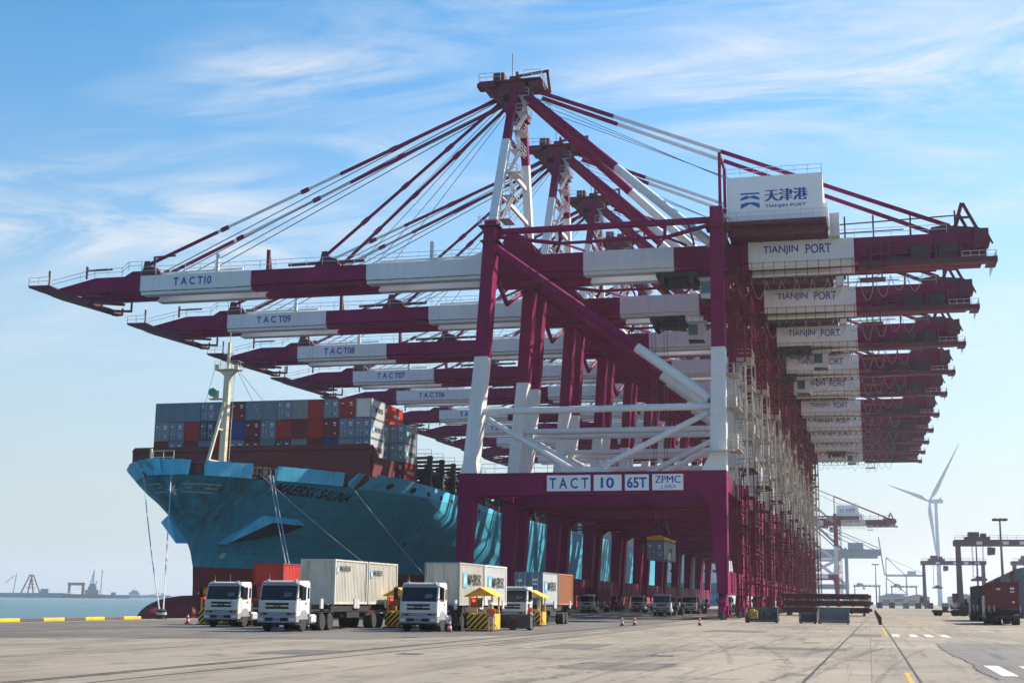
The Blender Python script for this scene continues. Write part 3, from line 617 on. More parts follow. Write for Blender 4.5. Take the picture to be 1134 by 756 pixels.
    for k in range(14):
        x0 = -3+k*1.95; d = rnd.uniform(1.8, 3.4); pts = [Vector((x0+1.95*t_/8, 15.0, 43.1-d*(1-(t_/4-1)**2))) for t_ in range(9)]
        for p, q in zip(pts, pts[1:]): b.tube(p, q, .055, 4)
    b.build('festoon_cable', CABLE, c)
    b = MB()
    for k in range(9): b.box(4.2+k*1.3, 4.5+k*1.3, 14.6, 15.4, 42.9, 43.35)
    b.bar((3, 15, 43.4), (26, 15, 43.4), .2).bar((3.4, 6.7, 42.5), (16, 6.7, 42.5), .12); 
    for k in range(10): b.bar((3.6+k*1.35, 6.7, 41.6), (3.6+k*1.35, 6.7, 43.6), .07)
    b.bar((3.4, 6.7, 41.6), (16, 6.7, 41.6), .08)
    b.build('festoon_trolley', DARK, c)
    # stair and lift tower on the landside, between the two frames
    b = MB()
    def mi_(z): return 0 if (z < 16 or z > 29) else 1
    z = 1.0; k = 0
    while z < 45:
        mi = mi_(z); x0, x1, ya, yb = 1.1, 2.9, 11.5, 17.5
        b.box(x0, x1, ya, yb, z+3.4, z+3.48, mi)
        for (x, y) in ((x0, ya), (x1, ya), (x0, yb), (x1, yb)): b.bar((x, y, z), (x, y, z+3.44), .13, mi=mi)
        p, q = Vector((1.5+.9*(k % 2), ya+.6, z)), Vector((1.5+.9*(k % 2), yb-.6, z+3.4))
        if k % 2: p.z, q.z = q.z, p.z
        for dx in (-.4, .4):
            b.bar(p+Vector((dx, 0, 0)), q+Vector((dx, 0, 0)), .09, .22, mi); b.bar(p+Vector((dx, 0, 1)), q+Vector((dx, 0, 1)), .06, .06, mi)
        for s in range(8): w = p.lerp(q, (s+.5)/8); b.box(w.x-.4, w.x+.4, w.y-.13, w.y+.13, w.z-.02, w.z+.03, mi)
        b.railing([(x1, ya, z+3.48), (x1, yb, z+3.48)], 1.1, 2, mi=mi); b.railing([(x0, ya, z+3.48), (x1, ya, z+3.48)], 1.1, 1.8, mi=mi)
        if k % 2 == 0: b.bar((.6, WID-1.2, z+3.3), (2.9, 17.4, z+3.3), .15, mi=mi)
        z += 3.5; k += 1
    b.build('stair_tower', [STAIRM, STAIR], c)
    b = MB()
    z = 1.0; k = 0
    while z < 46:
        mi = mi_(z)
        for (x, y) in ((1.1, 6.2), (2.5, 6.2), (1.1, 7.6), (2.5, 7.6)): b.bar((x, y, z), (x, y, z+2.5), .14, mi=mi)
        b.bar((2.5, 6.2, z), (2.5, 7.6, z+2.5), .09, mi=mi).bar((1.1, 6.2, z), (2.5, 6.2, z+2.5), .09, mi=mi)
        b.bar((1.1, 6.2, z), (2.5, 6.2, z), .1, mi=mi).bar((2.5, 6.2, z), (2.5, 7.6, z), .1, mi=mi)
        z += 2.5
    b.box(1.3, 2.4, 6.35, 7.5, 24, 26.5, 1); b.build('lift_mast', [STAIRM, STAIR], c)
    b = MB()                                               # service platforms and boxes hanging on the landside
    for z, mi in ((7.5, 0), (12, 0), (19.5, 1), (24.5, 1), (28.5, 1), (36, 0), (40.5, 0)):
        b.box(.85, 2.3, -.6, 4.2, z, z+.1, mi); b.railing([(.9, -.6, z+.1), (2.3, -.6, z+.1), (2.3, 4.2, z+.1)], 1.1, 1.2, mi=mi)
        for dx in (.95, 1.35): b.bar((dx, -.2, z), (dx, -.2, z-4.4), .06, mi=mi)
        for s in range(11): b.bar((.95, -.2, z-.4*s), (1.35, -.2, z-.4*s), .04, mi=mi)
    b.box(.95, 1.9, 1.2, 2.8, 19.6, 21.6, 1).box(.95, 1.8, 1.2, 3.2, 24.6, 26.2, 1); b.build('leg_ladder', [STAIRM, STAIR], c)
    # trolley with the driver's cab
    b = MB(); b.box(-2.6, 2.6, 7.9, 13.4, 42.6, 43.15).box(-2.2, -1.6, 8, 13.2, 41.6, 42.6).box(1.5, 2.2, 8, 13.2, 41.8, 42.6).box(-1.2, 1.2, 9, 12.4, 41.9, 42.6)
    for y in (7.9, 13.4):
        for x in (-2.2, 2.2): b.lathe([(.1, -.12), (.38, -.12), (.38, .12), (.1, .12)], (x, y, 43.0), 'y', 10)
    tr = b.build('trolley', DARK, c)
    b = MB(); b.prism([(2.9, 39.9), (5.2, 39.7), (5.4, 40.5), (5.2, 42.3), (2.9, 42.4)], 'y', 9.2, 11.6, 0).box(2.6, 5.6, 9.0, 11.8, 42.4, 42.55, 0)
    b.box(2.95, 4.3, 9.17, 9.19, 40.5, 42.1, 1).box(5.25, 5.3, 9.4, 11.4, 40.6, 42.1, 1).box(2.9, 5.2, 9.25, 11.5, 39.62, 39.7, 2)
    b.railing([(2.4, 8.7, 42.5), (5.8, 8.7, 42.5)], .9, 1, mi=2)
    b.build('driver_cab', [FARW, TEAL, DARK], tr)
    # portal sign plates
    for k_, (x0, x1) in enumerate(((-20.65, -15.35), (-14.95, -11.6), (-11.2, -8.35), (-7.95, -4.3))):
        pl = MB().box(x0, x1, -1.12, -1.06, 14.82, 16.70).build('sign_plate', PLATE, c); tx = MB()
        if k_ == 0: add_text(tx, 'T A C T', (-20.35, -1.135, 15.1), (1, 0, 0), (0, 0, 1), 4.75, 1.3, 0, .02)
        if k_ == 2: add_text(tx, '65T', (-10.95, -1.135, 15.1), (1, 0, 0), (0, 0, 1), 2.35, 1.3, 0, .025)
        if k_ == 3:
            [add_text(tx, 'ZPMC', (-7.65+.045*q_, -1.135-.004*q_, 15.65), (1, 0, 0), (0, 0, 1), 3.0, .85, 0, 0) for q_ in (0, 1)]; add_text(tx, '上海振华', (-7.05, -1.135, 15.02), (1, 0, 0), (0, 0, 1), 1.9, .45, 0, 0)
        if k_ != 1: tx.build('sign_lettering', BLUE, pl)
    # under-beam light strips
    b = MB()
    return c
crane = make_crane()
KID = [o for o in COL.objects if o.parent == crane]
CR_Y = [162.24, 189.67, 217.95, 245.71, 272.03, 303.23, 331.19, 356.2, 380.77, 405.48]
CR_T = [-6.0, -11.0, 6.0, 2.0, -16, -22, -12, -8, 9, -20]
cranes = []
desc = {10: 'nearest to the camera, with TIANJIN PORT house', 9: 'second in the row, just behind the nearest', 8: 'third in the row, boom tip above the ship mast', 7: 'fourth in the row', 6: 'fifth in the row', 5: 'sixth in the row', 4: 'seventh in the row', 3: 'eighth in the row', 2: 'ninth in the row', 1: 'last of the packed row'}
for i, y in enumerate(CR_Y):
    no = 10-i; c = crane if i == 0 else dup(crane, (XL, y, 0), skip=('boom_number', 'portal_number'))
    c['label'] = ('maroon and white gantry crane nearest the camera, number 10 on its boom and portal beam' if no == 10 else
                  f'maroon and white gantry crane with number {no:02d} on its boom' + (', just behind the nearest one' if no == 9 else ', farthest of the packed row' if no == 1 else ''))
    tx = MB(); add_text(tx, f'T A C T{no:02d}', (-76.1, 7.105, 44.5), (1, 0, 0), (0, 0, 1), 5.8, 1.15, 0, .03); tx.build('boom_number', BLUE, c)
    tx = MB(); add_text(tx, f'{no:02d}', (-14.1, -1.135, 15.1), (1, 0, 0), (0, 0, 1), 1.6, 1.3, 0, .025); tx.build('portal_number', BLUE, c)
    for ch in COL.objects:
        if ch.parent == c and ch.name.startswith('trolley'): ch.location.x = CR_T[i]
    cranes.append(c)
far = dup(crane, (XL, 760, 0), 'lone red gantry crane standing far down the quay beyond the packed row', skip=('boom_number', 'portal_number', 'sign_lettering'))

# spreaders and boxes hanging from the cranes
def lettering(mb, s, *a, **k): return add_text(mb, s, *a, **k)
CONT_CACHE = {}
def container(colour, length, h, loc, label, group, door=True, side=None, logo=True, rz=0, lit_sidecol=None, name='shipping_container', cat='container'):
    """front end faces -Y; origin at the middle of the front bottom edge"""
    key = (colour, length, h, door, side, logo, lit_sidecol)
    if key in CONT_CACHE:
        return dup(CONT_CACHE[key], loc, label, group, rz)
    o = thing(name, loc, label, cat, group, rz)
    w = 1.219; mt = CONT[colour]; b = MB()
    # corrugated sides and rear
    n = int(length/.28); st = (length-.3)/n
    for sx in (-1, 1):
        vs = []; 
        for i in range(n+1):
            for f, d in ((0, 0), (.25, 0), (.45, .04), (.80, .04)):
                if i == n and f > 0: break
                vs.append((.15+(i+f)*st, d))
        pts = [(sx*(w-.03-d), y) for y, d in vs]
        k = len(pts); b.add([(x, y, .14) for x, y in pts]+[(x, y, h-.1) for x, y in pts], [(i, i+1, k+i+1, k+i) for i in range(k-1)])
    b.box(-w+.05, w-.05, .12, length-.04, h-.12, h-.02).box(-w+.05, w-.05, .12, length-.04, .06, .15).box(-w+.05, w-.05, length-.1, length-.05, .1, h-.1)
    if not door:
        n2 = 9; st2 = (2*w-.3)/n2; pts = []
        for i in range(n2):
            for f, d in ((0, 0), (.3, 0), (.45, .04), (.85, .04)): pts.append((-w+.15+(i+f)*st2, .04+d))
        pts.append((w-.15, .04)); k = len(pts); b.add([(x, y, .14) for x, y in pts]+[(x, y, h-.1) for x, y in pts], [(i, i+1, k+i+1, k+i) for i in range(k-1)])
    b.build('body', CONT[lit_sidecol] if lit_sidecol else mt, o)  # body painted lighter for sunlit sides, frame and doors darker for shade
    b = MB()
    for x in (-w, w-.15):
        for y in (0, length-.15): b.box(x, x+.15, y, y+.15, 0, h)
    for x in (-w, w-.08): b.box(x, x+.08, .15, length-.15, 0.01, .15); b.box(x, x+.08, .15, length-.15, h-.1, h-.005)
    for y in (0.005, length-.1): b.box(-w+.15, w-.15, y, y+.095, 0.01, .14); b.box(-w+.15, w-.15, y, y+.095, h-.1, h-.005)
    b.build('frame', mt, o)
    if door:
        b = MB()
        for s in (-1, 1): b.box(min(s*.01, s*1.06), max(s*.01, s*1.06), .045, .10, .15, h-.11)
        for s in (-1, 1):
            for k in range(3): z = .3+k*(h-.45)/3; b.box(min(s*.1, s*.98), max(s*.1, s*.98), .03, .05, z, z+(h-.45)/3-.12)
        d = b.build('door', mt, o)
        b = MB()
        for x in (-.8, -.32, .32, .8): b.tube((x, .02, .18), (x, .02, h-.14), .025, 6); b.box(x-.06, x+.2, .0, .03, 1.0, 1.08)
        b.build('lock_rod', RAILM if colour in ('grey', 'palegrey', 'navy', 'slate') else mt, d)
        b = MB(); b.box(.35, .75, .025, .03, h-.75, h-.55).box(.35, .75, .025, .03, h-1.05, h-.92).box(-.95, -.6, .025, .03, h-.8, h-.62).box(.5, .72, .025, .03, .6, .78)
        b.build('marking', PLATE, d)
    if side:
        tx = MB(); dark = side[1]; hh = side[2]; ws = side[3]; z0 = h*side[4]
        add_text(tx, side[0], (w+.012, side[5], z0), (0, 1, 0), (0, 0, 1), ws, hh, 0, .02)
        tx.build('side_lettering', BLACK if dark else PLATE, o)
        if logo:
            q = MB(); s = hh*1.3; y0 = side[5]-s-.15; x = w+.012
            q.add([(x, y0, z0-.15), (x, y0+s, z0-.15), (x, y0+s, z0-.15+s), (x, y0, z0-.15+s)], [(0, 1, 2, 3)], 0)
            ce = Vector((x+.006, y0+s/2, z0-.15+s/2)); pts = []
            for i in range(14): a = math.pi*i/7+.2; r_ = s*(.38 if i % 2 == 0 else .15); pts.append(ce+Vector((0, math.sin(a)*r_, math.cos(a)*r_)))
            q.add(pts, [tuple(range(14))], 1); q.build('side_emblem', [paint('emblem_blue', (.12, .42, .60), .5), PLATE], o)
    CONT_CACHE[key] = o
    return o
def spreader(loc, ztop, label, l=12.2):
    o = thing('container_spreader', loc, label, 'spreader', 'spreaders hanging from the cranes')
    b = MB(); b.box(-.5, .5, 1.0, l-1.0, .25, .75)
    for y in (0, l-.35): b.box(-1.2, 1.2, y, y+.35, .1, .55)
    for x in (-1.15, .95): b.box(x, x+.2, .3, l-.3, .15, .45)
    b.build('frame', YEL, o)
    b = MB(); b.box(-1.1, 1.1, l/2-1.6, l/2+1.6, 1.1, 1.75).box(-.8, .8, l/2-1.2, l/2+1.2, .75, 1.1)
    for s in (-1, 1):
        for q in (-1, 1): b.lathe([(.1, -.15), (.55, -.15), (.55, .15), (.1, .15)], (s*.7, l/2+q*1.1, 2.1), 'x', 12)
    b.build('headblock', MDARK, o)
    b = MB()
    for s in (-1, 1):
        for q in (-1, 1): b.tube((s*.7, l/2+q*1.1, 2.2), (s*.9, l/2+q*1.9, ztop), .04, 4)
    b.build('lifting_rope', ROPE, o); return o
HG = 'containers hanging from the cranes'
container('slate', 12.2, 2.6, (-28.6, 192.9, 7.7), 'slate grey container hanging low from a yellow spreader under the portal beams', HG, side=('MAERSK', True, .6, 3.2, .45, 5), lit_sidecol='palegrey')
spreader((-28.6, 192.9, 10.35), 31.3, 'yellow spreader holding the slate container low under the portals')
container('palegrey', 12.2, 2.7, (-15.3+.0, 255.6, 21.6), 'pale grey container hanging high beside the landside stair towers', HG, door=True, side=None, lit_sidecol=None)
spreader((-15.3, 255.6, 24.35), 17.6, 'red-brown spreader lifting the pale grey container by the stair towers')
container('navy', 12.2, 2.6, (-17.5, 231.2, 23.6), 'dark container hanging highest, next to the white leg of the second crane', HG, door=True, lit_sidecol='white')
spreader((-17.5, 231.2, 26.25), 15.7, 'spreader holding the dark container near the white landside legs')

# ------------------------------------------------------------------ the ship
SX, SB = -86.0, 20.8
def lerp_t(x, tab):
    if x <= tab[0][0]: return tab[0][1]
    for (a, b), (c_, d) in zip(tab, tab[1:]):
        if x <= c_: return b+(d-b)*(x-a)/(c_-a)
    return tab[-1][1]
def stem(z): return lerp_t(z, [(-4, 167.6), (3, 167.5), (6.4, 167.1), (9.4, 165.2), (12.5, 162.6), (15.6, 160.1), (17.2, 158.6), (19, 157.3), (20, 156.6)])
GD = [(0, 0), (.02, .12), (.05, .20), (.1, .28), (.158, .37), (.25, .475), (.344, .587), (.48, .715), (.62, .82), (.78, .91), (.92, .975), (1, 1)]
def half(Y, z):
    Ls = lerp_t(z, [(-3, 120), (3, 112), (9, 84), (13, 62), (16, 47), (19, 37)])
    u = (Y-stem(z))/Ls
    if u <= 0: return 0
    u = min(u, 1); gd = lerp_t(u, GD); gl = math.sin(math.pi/2*u)**1.12
    w = min(1, max(0, (z-4)/14)); w = w*w*(3-2*w); b = SB*(gl*(1-w)+gd*w)
    if Y > 440: b *= 1-(Y-440)/75*(.25+.02*max(0, 17-z))
    return max(b, .0)
ship = thing('container_ship', (SX, 160, -2.5), 'large pale blue container ship berthed along the quay behind the cranes', 'ship')
def sl(mb): return mb.shift((-SX, -160, 2.5))
zs = [-3.2, -1, 1.5, 3.6, 5.87, 7.5, 9, 10.5, 12, 13.5, 15, 16.2, 17.2]
us = [0, .004, .012, .025, .045, .07, .1, .14, .18, .23, .29, .36, .44, .53, .63, .74, .86, 1]
def station(z, k):
    ys = stem(z); Ls = lerp_t(z, [(-3, 120), (3, 112), (9, 84), (13, 62), (16, 47), (19, 37)])
    if k < len(us): return ys+us[k]*Ls
    y0 = ys+Ls; ext = [300, 330, 360, 400, 440, 470, 505]; return max(y0+1+k-len(us), ext[k-len(us)])
nst = len(us)+7
h = MB()
for s in (1, -1):
    vs = []
    for z in zs:
        for k in range(nst):
            Y = station(z, k); vs.append((SX+s*half(Y, z), Y, z))
    for j in range(len(zs)-1):
        fs = [(j*nst+k, j*nst+k+1, (j+1)*nst+k+1, (j+1)*nst+k) for k in range(nst-1)]
        o_ = len(h.v) if j == 0 else o_
        if j == 0: h.v += vs
        h.f += [tuple(o_+i for i in f) for f in fs]; h.mi += [1 if zs[j] < 5.8 else 0]*len(fs)
o_ = len(h.v); h.v += [(SX+s*half(505, z), 505, z) for z in zs for s in (1, -1)]
for j in range(len(zs)-1): h.f.append((o_+2*j, o_+2*j+1, o_+2*j+3, o_+2*j+2)); h.mi.append(1 if zs[j] < 5.8 else 0)
sl(h).build('hull', [HULL, BOOT], ship, True)
# bulbous bow
b = MB(); prof = []
for i in range(15):
    a = math.pi/2*i/14; prof.append((3.5*math.sin(a)**.8, -12.6*math.cos(a)**.9))
b.lathe([(max(r_, .02), hh) for r_, hh in prof]+[(3.4, 4), (2.8, 12)], (SX, 167.5, -1.35), 'y', 24)
b.v = [(SX+(x-SX)*.95, y, z) for x, y, z in b.v]
sl(b).build('bulbous_bow', BOOT, ship, True)
b = MB(); ys_ = [159.2+i*4 for i in range(70)]
pts = [(SX+half(y, 17.2)-.3, y) for y in ys_]+[(SX-half(y, 17.2)+.3, y) for y in reversed(ys_)]
b.add([(x, y, 17.0) for x, y in pts], [tuple(range(len(pts)))]); b.box(SX-20.3, SX+20.3, 435.5, 490, 16.9, 17.0); sl(b).build('deck', BRK, ship)
# bulwark segments, each a bent plate standing on the hull edge
def bulwark(ya, yb, side, top=None, n=10, mat=BULW_LIT):
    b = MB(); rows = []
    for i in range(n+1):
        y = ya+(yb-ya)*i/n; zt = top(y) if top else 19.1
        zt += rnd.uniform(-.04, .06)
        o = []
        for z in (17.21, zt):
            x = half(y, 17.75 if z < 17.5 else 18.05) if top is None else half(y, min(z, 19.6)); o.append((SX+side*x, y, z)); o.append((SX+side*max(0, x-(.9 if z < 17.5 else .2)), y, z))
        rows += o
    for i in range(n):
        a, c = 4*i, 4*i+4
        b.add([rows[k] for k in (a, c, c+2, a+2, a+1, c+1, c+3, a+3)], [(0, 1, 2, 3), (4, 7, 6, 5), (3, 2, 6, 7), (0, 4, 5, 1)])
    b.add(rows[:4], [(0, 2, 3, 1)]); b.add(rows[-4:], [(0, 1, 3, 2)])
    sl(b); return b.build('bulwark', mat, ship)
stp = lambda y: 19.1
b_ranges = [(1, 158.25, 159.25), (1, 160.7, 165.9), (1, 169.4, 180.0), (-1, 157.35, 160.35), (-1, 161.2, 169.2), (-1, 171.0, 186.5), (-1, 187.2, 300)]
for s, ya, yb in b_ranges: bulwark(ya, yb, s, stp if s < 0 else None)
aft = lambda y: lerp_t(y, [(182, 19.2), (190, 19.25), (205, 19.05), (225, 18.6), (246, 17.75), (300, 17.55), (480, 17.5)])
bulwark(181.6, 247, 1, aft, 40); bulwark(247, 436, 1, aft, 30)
b = MB(); b.prism([(158.0, 17.1), (159.0, 17.1), (158.7, 19.05), (157.75, 19.1)], 'x', SX-1.3, SX+1.5); sl(b).build('stem_plate', BULW_LIT, ship)
def on_hull(Y, z, s=1, off=.02): return Vector((SX+s*(half(Y, z)+off), Y, z))
# fairleads in the gaps
for ya, yb, s in ((159.3, 160.65, 1), (165.9, 167.5, 1), (167.8, 169.4, 1), (180.0, 181.4, 1), (160.4, 161.15, -1), (169, 171.3, -1)):
    b = MB()
    p, q = on_hull(ya, 17.3, s, -.1), on_hull(yb, 17.3, s, -.1)
    for z in (17.35, 18.75): b.bar((p.x, p.y, z), (q.x, q.y, z), .5, .22)
    for w in (p, q): b.bar((w.x, w.y, 17.3), (w.x, w.y, 18.8), .4, .25)
    b.bar((p.x-s*.9, p.y, 18.0), (q.x-s*.9, q.y, 18.0), .3, 1.5)
    sl(b).build('fairlead', DARK, ship)
for Y in (190, 196.5, 203, 209.5, 215.5, 219, 226, 232):        # oval mooring holes along the bulwark
    b = MB(); z0 = aft(Y)-1.25; pts = []
    for i in range(12):
        a = 2*math.pi*i/12; pts.append(on_hull(Y+.85*math.cos(a), z0+.42*math.sin(a), 1, .03))
    b.add(pts, [tuple(range(12))]); sl(b).build('mooring_hole', DARK, ship)
# name lettering and emblem, laid on the flared plates
tx = MB(); vs, fs = text_data('MAERSK SALINA', .03)
ya, yb = 170.6, 184.2
tx.add([on_hull(ya+(yb-ya)*u+v*.12, lerp_t(u, [(0, 15.75), (1, 15.2)])+v*1.25, 1, .03) for u, v in vs], fs); sl(tx).build('name_lettering', BLACK, ship)
b = MB()
for z in (15.1, 15.6, 16.1):
    for s, y0, y1 in ((1, 160.6, 163.0+(z-15)*1.0), (-1, 160.6, 162.4)):
        n = 8
        for i in range(n):
            a, c = y0+(y1-y0)*i/n+stem(z)-stem(15.6), y0+(y1-y0)*(i+1)/n+stem(z)-stem(15.6)
            b.add([on_hull(a, z, s, .025), on_hull(c, z, s, .025), on_hull(c, z+.16, s, .025), on_hull(a, z+.16, s, .025)], [(0, 1, 2, 3)])
sl(b).build('bow_stripe', paint('stripe_cream', (.42, .40, .34), .6, rust=.8), ship)
b = MB()
em = Vector((SX+.15, stem(15.5)-.1, 15.5)); pts = []
for i in range(14):
    a = math.pi*i/7; r_ = .85 if i % 2 == 0 else .32
    pts.append(em+Vector((math.sin(a)*r_*.87, -.02+math.cos(a)*r_*-.35-.03+abs(math.sin(a))*r_*.4*0, math.cos(a)*r_)))
b.add(pts+[p+Vector((0, .6, 0)) for p in pts], [tuple(range(14))]+[(i, (i+1) % 14, 14+(i+1) % 14, 14+i) for i in range(14)]); sl(b).build('bow_star', FARW, ship)
# anchor pods on both bows
for s, Y0 in ((1, 173.5), (-1, 171.5)):
    b = MB(); zt, zb = 11.9, 8.9
    p = [on_hull(Y0-3.6, zb, s, -.3), on_hull(Y0-.2, zt+1.1, s, -.3), on_hull(Y0+6.0, zt+.9, s, -.3), on_hull(Y0+5.2, zb+2.2, s, -.3)]
    o = [on_hull(Y0-3.6, zb, s, 1.5)+Vector((0, -.4, 0)), on_hull(Y0, zt, s, 2.1), on_hull(Y0+6.2, zt-.1, s, 1.9), on_hull(Y0+5.0, zb+1.8, s, 1.2)]
    b.add(p+o, [(4, 5, 1, 0), (5, 6, 2, 1), (6, 7, 3, 2)], 0); b.add(p+o, [(4, 7, 6, 5)], 1); b.add(p+o, [(0, 3, 7, 4)], 1)
    t_ = sl(b).build('anchor_pod', [BULW_LIT, DARK], ship)
b = MB(); b.add([on_hull(171.4, 6.9, 1, .03), on_hull(172.3, 6.9, 1, .03), on_hull(172.2, 7.8, 1, .03), on_hull(171.5, 7.8, 1, .03)], [(0, 1, 2, 3)]); sl(b).build('draught_mark', FARW, ship)
# breakwater in front of the deck cargo
b = MB(); b.prism([(SX-18.7, 19.3), (SX-15.5, 17.1), (SX+16.5, 17.1), (SX+18.4, 18.6), (SX+18.6, 23.2), (SX+18.2, 23.5), (SX-18.4, 23.5), (SX-18.8, 23.2)], 'y', 182.9, 183.5)
for s in (1, -1): b.prism([(183.5, 18.9), (189.8, 18.9), (189.8, 20.2), (187.6, 21.0), (183.5, 23.4)], 'x', SX+s*18.5-.15, SX+s*18.5+.15)
b.box(SX-18.7, SX+18.5, 182.6, 182.9, 22.75, 22.95); b.prism([(182.88, 17.1), (179.4, 17.1), (182.88, 18.4)], 'x', SX+4, SX+8)
sl(b).build('breakwater', BRK, ship)
b = MB(); b.box(SX-17, SX+16.6, 188, 204, 17.02, 19.4).box(SX-18.6, SX+18.2, 188.2, 194.6, 19.4, 22.0).box(SX-18, SX+18.8, 198, 300, 17.02, 19.3); sl(b).build('hatch_coaming', BRK, ship)
# foremast
fm = MB().bar((SX, 174.2, 17), (SX, 174.8, 33.0), .82, .82).bar((SX, 174.8, 33), (SX, 174.9, 33.2), 1.1, 1.1)
sl(fm); fm = fm.build('foremast', CREAM, ship)
b = MB(); b.bar((SX, 168.6, 17.1), (SX, 174.0, 28.5), .36); b.bar((SX, 170.1, 20.2), (SX, 174.3, 20.2), .25).bar((SX, 172.2, 24.7), (SX, 174.4, 24.7), .25); sl(b).build('mast_strut', CREAM, fm)
b = MB(); b.box(SX-1.75, SX+1.75, 174.0, 175.8, 33.2, 33.33).prism([(SX-1.4, 33.2), (SX-.45, 32.4), (SX+.45, 32.4), (SX+1.4, 33.2)], 'y', 174.5, 175.2).railing([(SX-1.75, 174, 33.33), (SX+1.75, 174, 33.33), (SX+1.75, 175.8, 33.33), (SX-1.75, 175.8, 33.33), (SX-1.75, 174, 33.33)], 1.1, 1.0, .025)
b.bar((SX, 174.8, 33.3), (SX, 174.8, 37.2), .35).bar((SX-.8, 174.8, 35.6), (SX+.8, 174.8, 35.6), .12).bar((SX+.1, 174.8, 37), (SX+.1, 174.8, 38.6), .08).box(SX-1.7, SX-1.3, 174.1, 174.5, 33.4, 34.0).box(SX+1.2, SX+1.7, 174.1, 174.5, 33.4, 33.9); sl(b).build('mast_platform', CREAM, fm)
b = MB(); b.lathe([(.12, 0), (.22, -.3), (.62, -.75), (.62, -.8), (.1, -.55)], (SX-1.4, 173.8, 29.9), 'y', 16, 0); b.box(SX-2.2, SX-.4, 173.6, 174.6, 29.0, 29.15, 1).box(SX-1.7, SX-1.1, 173.8, 174.6, 29.15, 30.3, 1); sl(b).build('fog_horn', [paint('horn_green', (.08, .30, .24), .5), CREAM], fm)
b = MB()
for z in range(18, 33): b.bar((SX+.65, 174.0+.04*(z-17), z), (SX+1.05, 174.0+.04*(z-17), z), .05)
b.bar((SX+1.05, 174.0, 17.5), (SX+1.05, 174.7, 33), .06); sl(b).build('mast_ladder', CREAM, fm)
b = MB(); b.tube((SX-1.7, 174, 33.3), (SX-9, 183, 24), .03, 4).tube((SX+1.7, 174, 33.3), (SX+7.5, 183.2, 23.5), .03, 4).tube((SX+1.2, 175, 33.3), (SX+3.5, 184, 23.5), .03, 4); sl(b).build('mast_stay', ROPE, fm)
# small deck fittings on the forecastle
b = MB(); b.bar((SX-5.5, 164.5, 17), (SX-5.5, 164.5, 21.2), .25).railing([(SX-5.2, 164.5, 19.2), (SX-2.2, 164.5, 19.2)], 1.7, 1.5, .05)
for x in (-8, 3.5, 9): b.lathe([(.9, 0), (.9, 1.1), (.5, 1.2), (.5, 1.9)], (SX+x, 171.5, 17), 'z', 12)
sl(b).build('windlass', CREAM, ship)
# lashing bridges aft of the cargo
for k, Y in enumerate([207, 213.4, 219.8, 226.2, 232.6, 239, 252, 265, 278, 291, 304, 317, 330, 343]):
    b = MB(); top = 24.2
    for x in (-20, -15, -10, -5, 0, 5, 10, 15, 19.6): b.box(SX+x-.35, SX+x+.35, Y-.35, Y+.35, 17.05, top)
    for z in (19.3, 21.6, 23.7): b.box(SX-20.3, SX+20, Y-.55, Y+.55, z, z+.35)
    b.railing([(SX-20, Y-.5, 24.05), (SX+20, Y-.5, 24.05)], 1.1, 3, .03)
    if Y < 240: b.box(SX+19.2, SX+19.7, Y+.3, Y+6.1, 21.4, 21.9).box(SX+19.2, SX+19.7, Y+.3, Y+6.1, 18.6, 19.4).box(SX+19.3, SX+19.6, Y+3, Y+3.4, 19.4, 21.4)
    sl(b).build('lashing_bridge', DARK, ship)
# accommodation block and funnel aft
dh = MB().box(SX-19, SX+19, 420, 432, 17.05, 38).box(SX-21, SX+21, 418.5, 428, 38, 41.2); sl(dh); dh = dh.build('accommodation_block', FARW, ship)
b = MB()
for z in (22, 25, 28, 31, 34): 
    for x in range(-17, 18, 3): b.box(SX+x, SX+x+1.2, 419.92, 419.98, z, z+1.1)
b.box(SX-20.5, SX+20.5, 418.42, 418.48, 39.2, 40.6)
for z in (20, 24, 28): b.box(SX+19.02, SX+19.06, 422, 424, z, z+1.6)
sl(b).build('window', GLASS, dh)
b = MB(); b.box(SX+2, SX+9, 448, 456, 17, 44, 0).box(SX+1.9, SX+9.1, 447.9, 456.1, 44, 47, 1); sl(b).build('funnel', [HULL, DARK], ship)

# deck containers -----------------------------------------------------------
ORD = ['first', 'second', 'third', 'fourth', 'fifth', 'sixth', 'seventh', 'eighth', 'ninth', 'tenth', 'eleventh', 'twelfth', 'thirteenth', 'fourteenth']
TOP = ['slate', 'slate', 'slate', 'slate', 'slate', 'maroon', 'slate', 'slate', 'slate', 'grey', 'red', 'slate', 'red', 'grey']
TD = [0, 0, 0, 1, 0, 1, 0, 0, 1, 0, 0, 1, 1, 0]
MID = ['grey', 'slate', 'red', 'navy', 'maroon', 'blue', 'maroon', 'slate', 'red', 'maroon', 'red', 'maroon', 'slate', 'slate']
MD = [1, 1, 0, 1, 1, 0, 1, 1, 0, 0, 0, 1, 1, 1]
BOT = ['maroon', 'slate', 'maroon', 'slate', 'red', 'slate', 'maroon', 'slate', 'navy', 'grey', 'maroon', 'blue', 'grey', 'slate']
DG = 'containers stacked on the ship deck'
CN = {'slate': 'blue-grey', 'grey': 'grey', 'red': 'red', 'maroon': 'maroon', 'navy': 'dark navy', 'blue': 'blue', 'palegrey': 'pale grey', 'cream': 'cream', 'lit_red': 'bright red', 'orange': 'orange', 'green': 'dark green'}
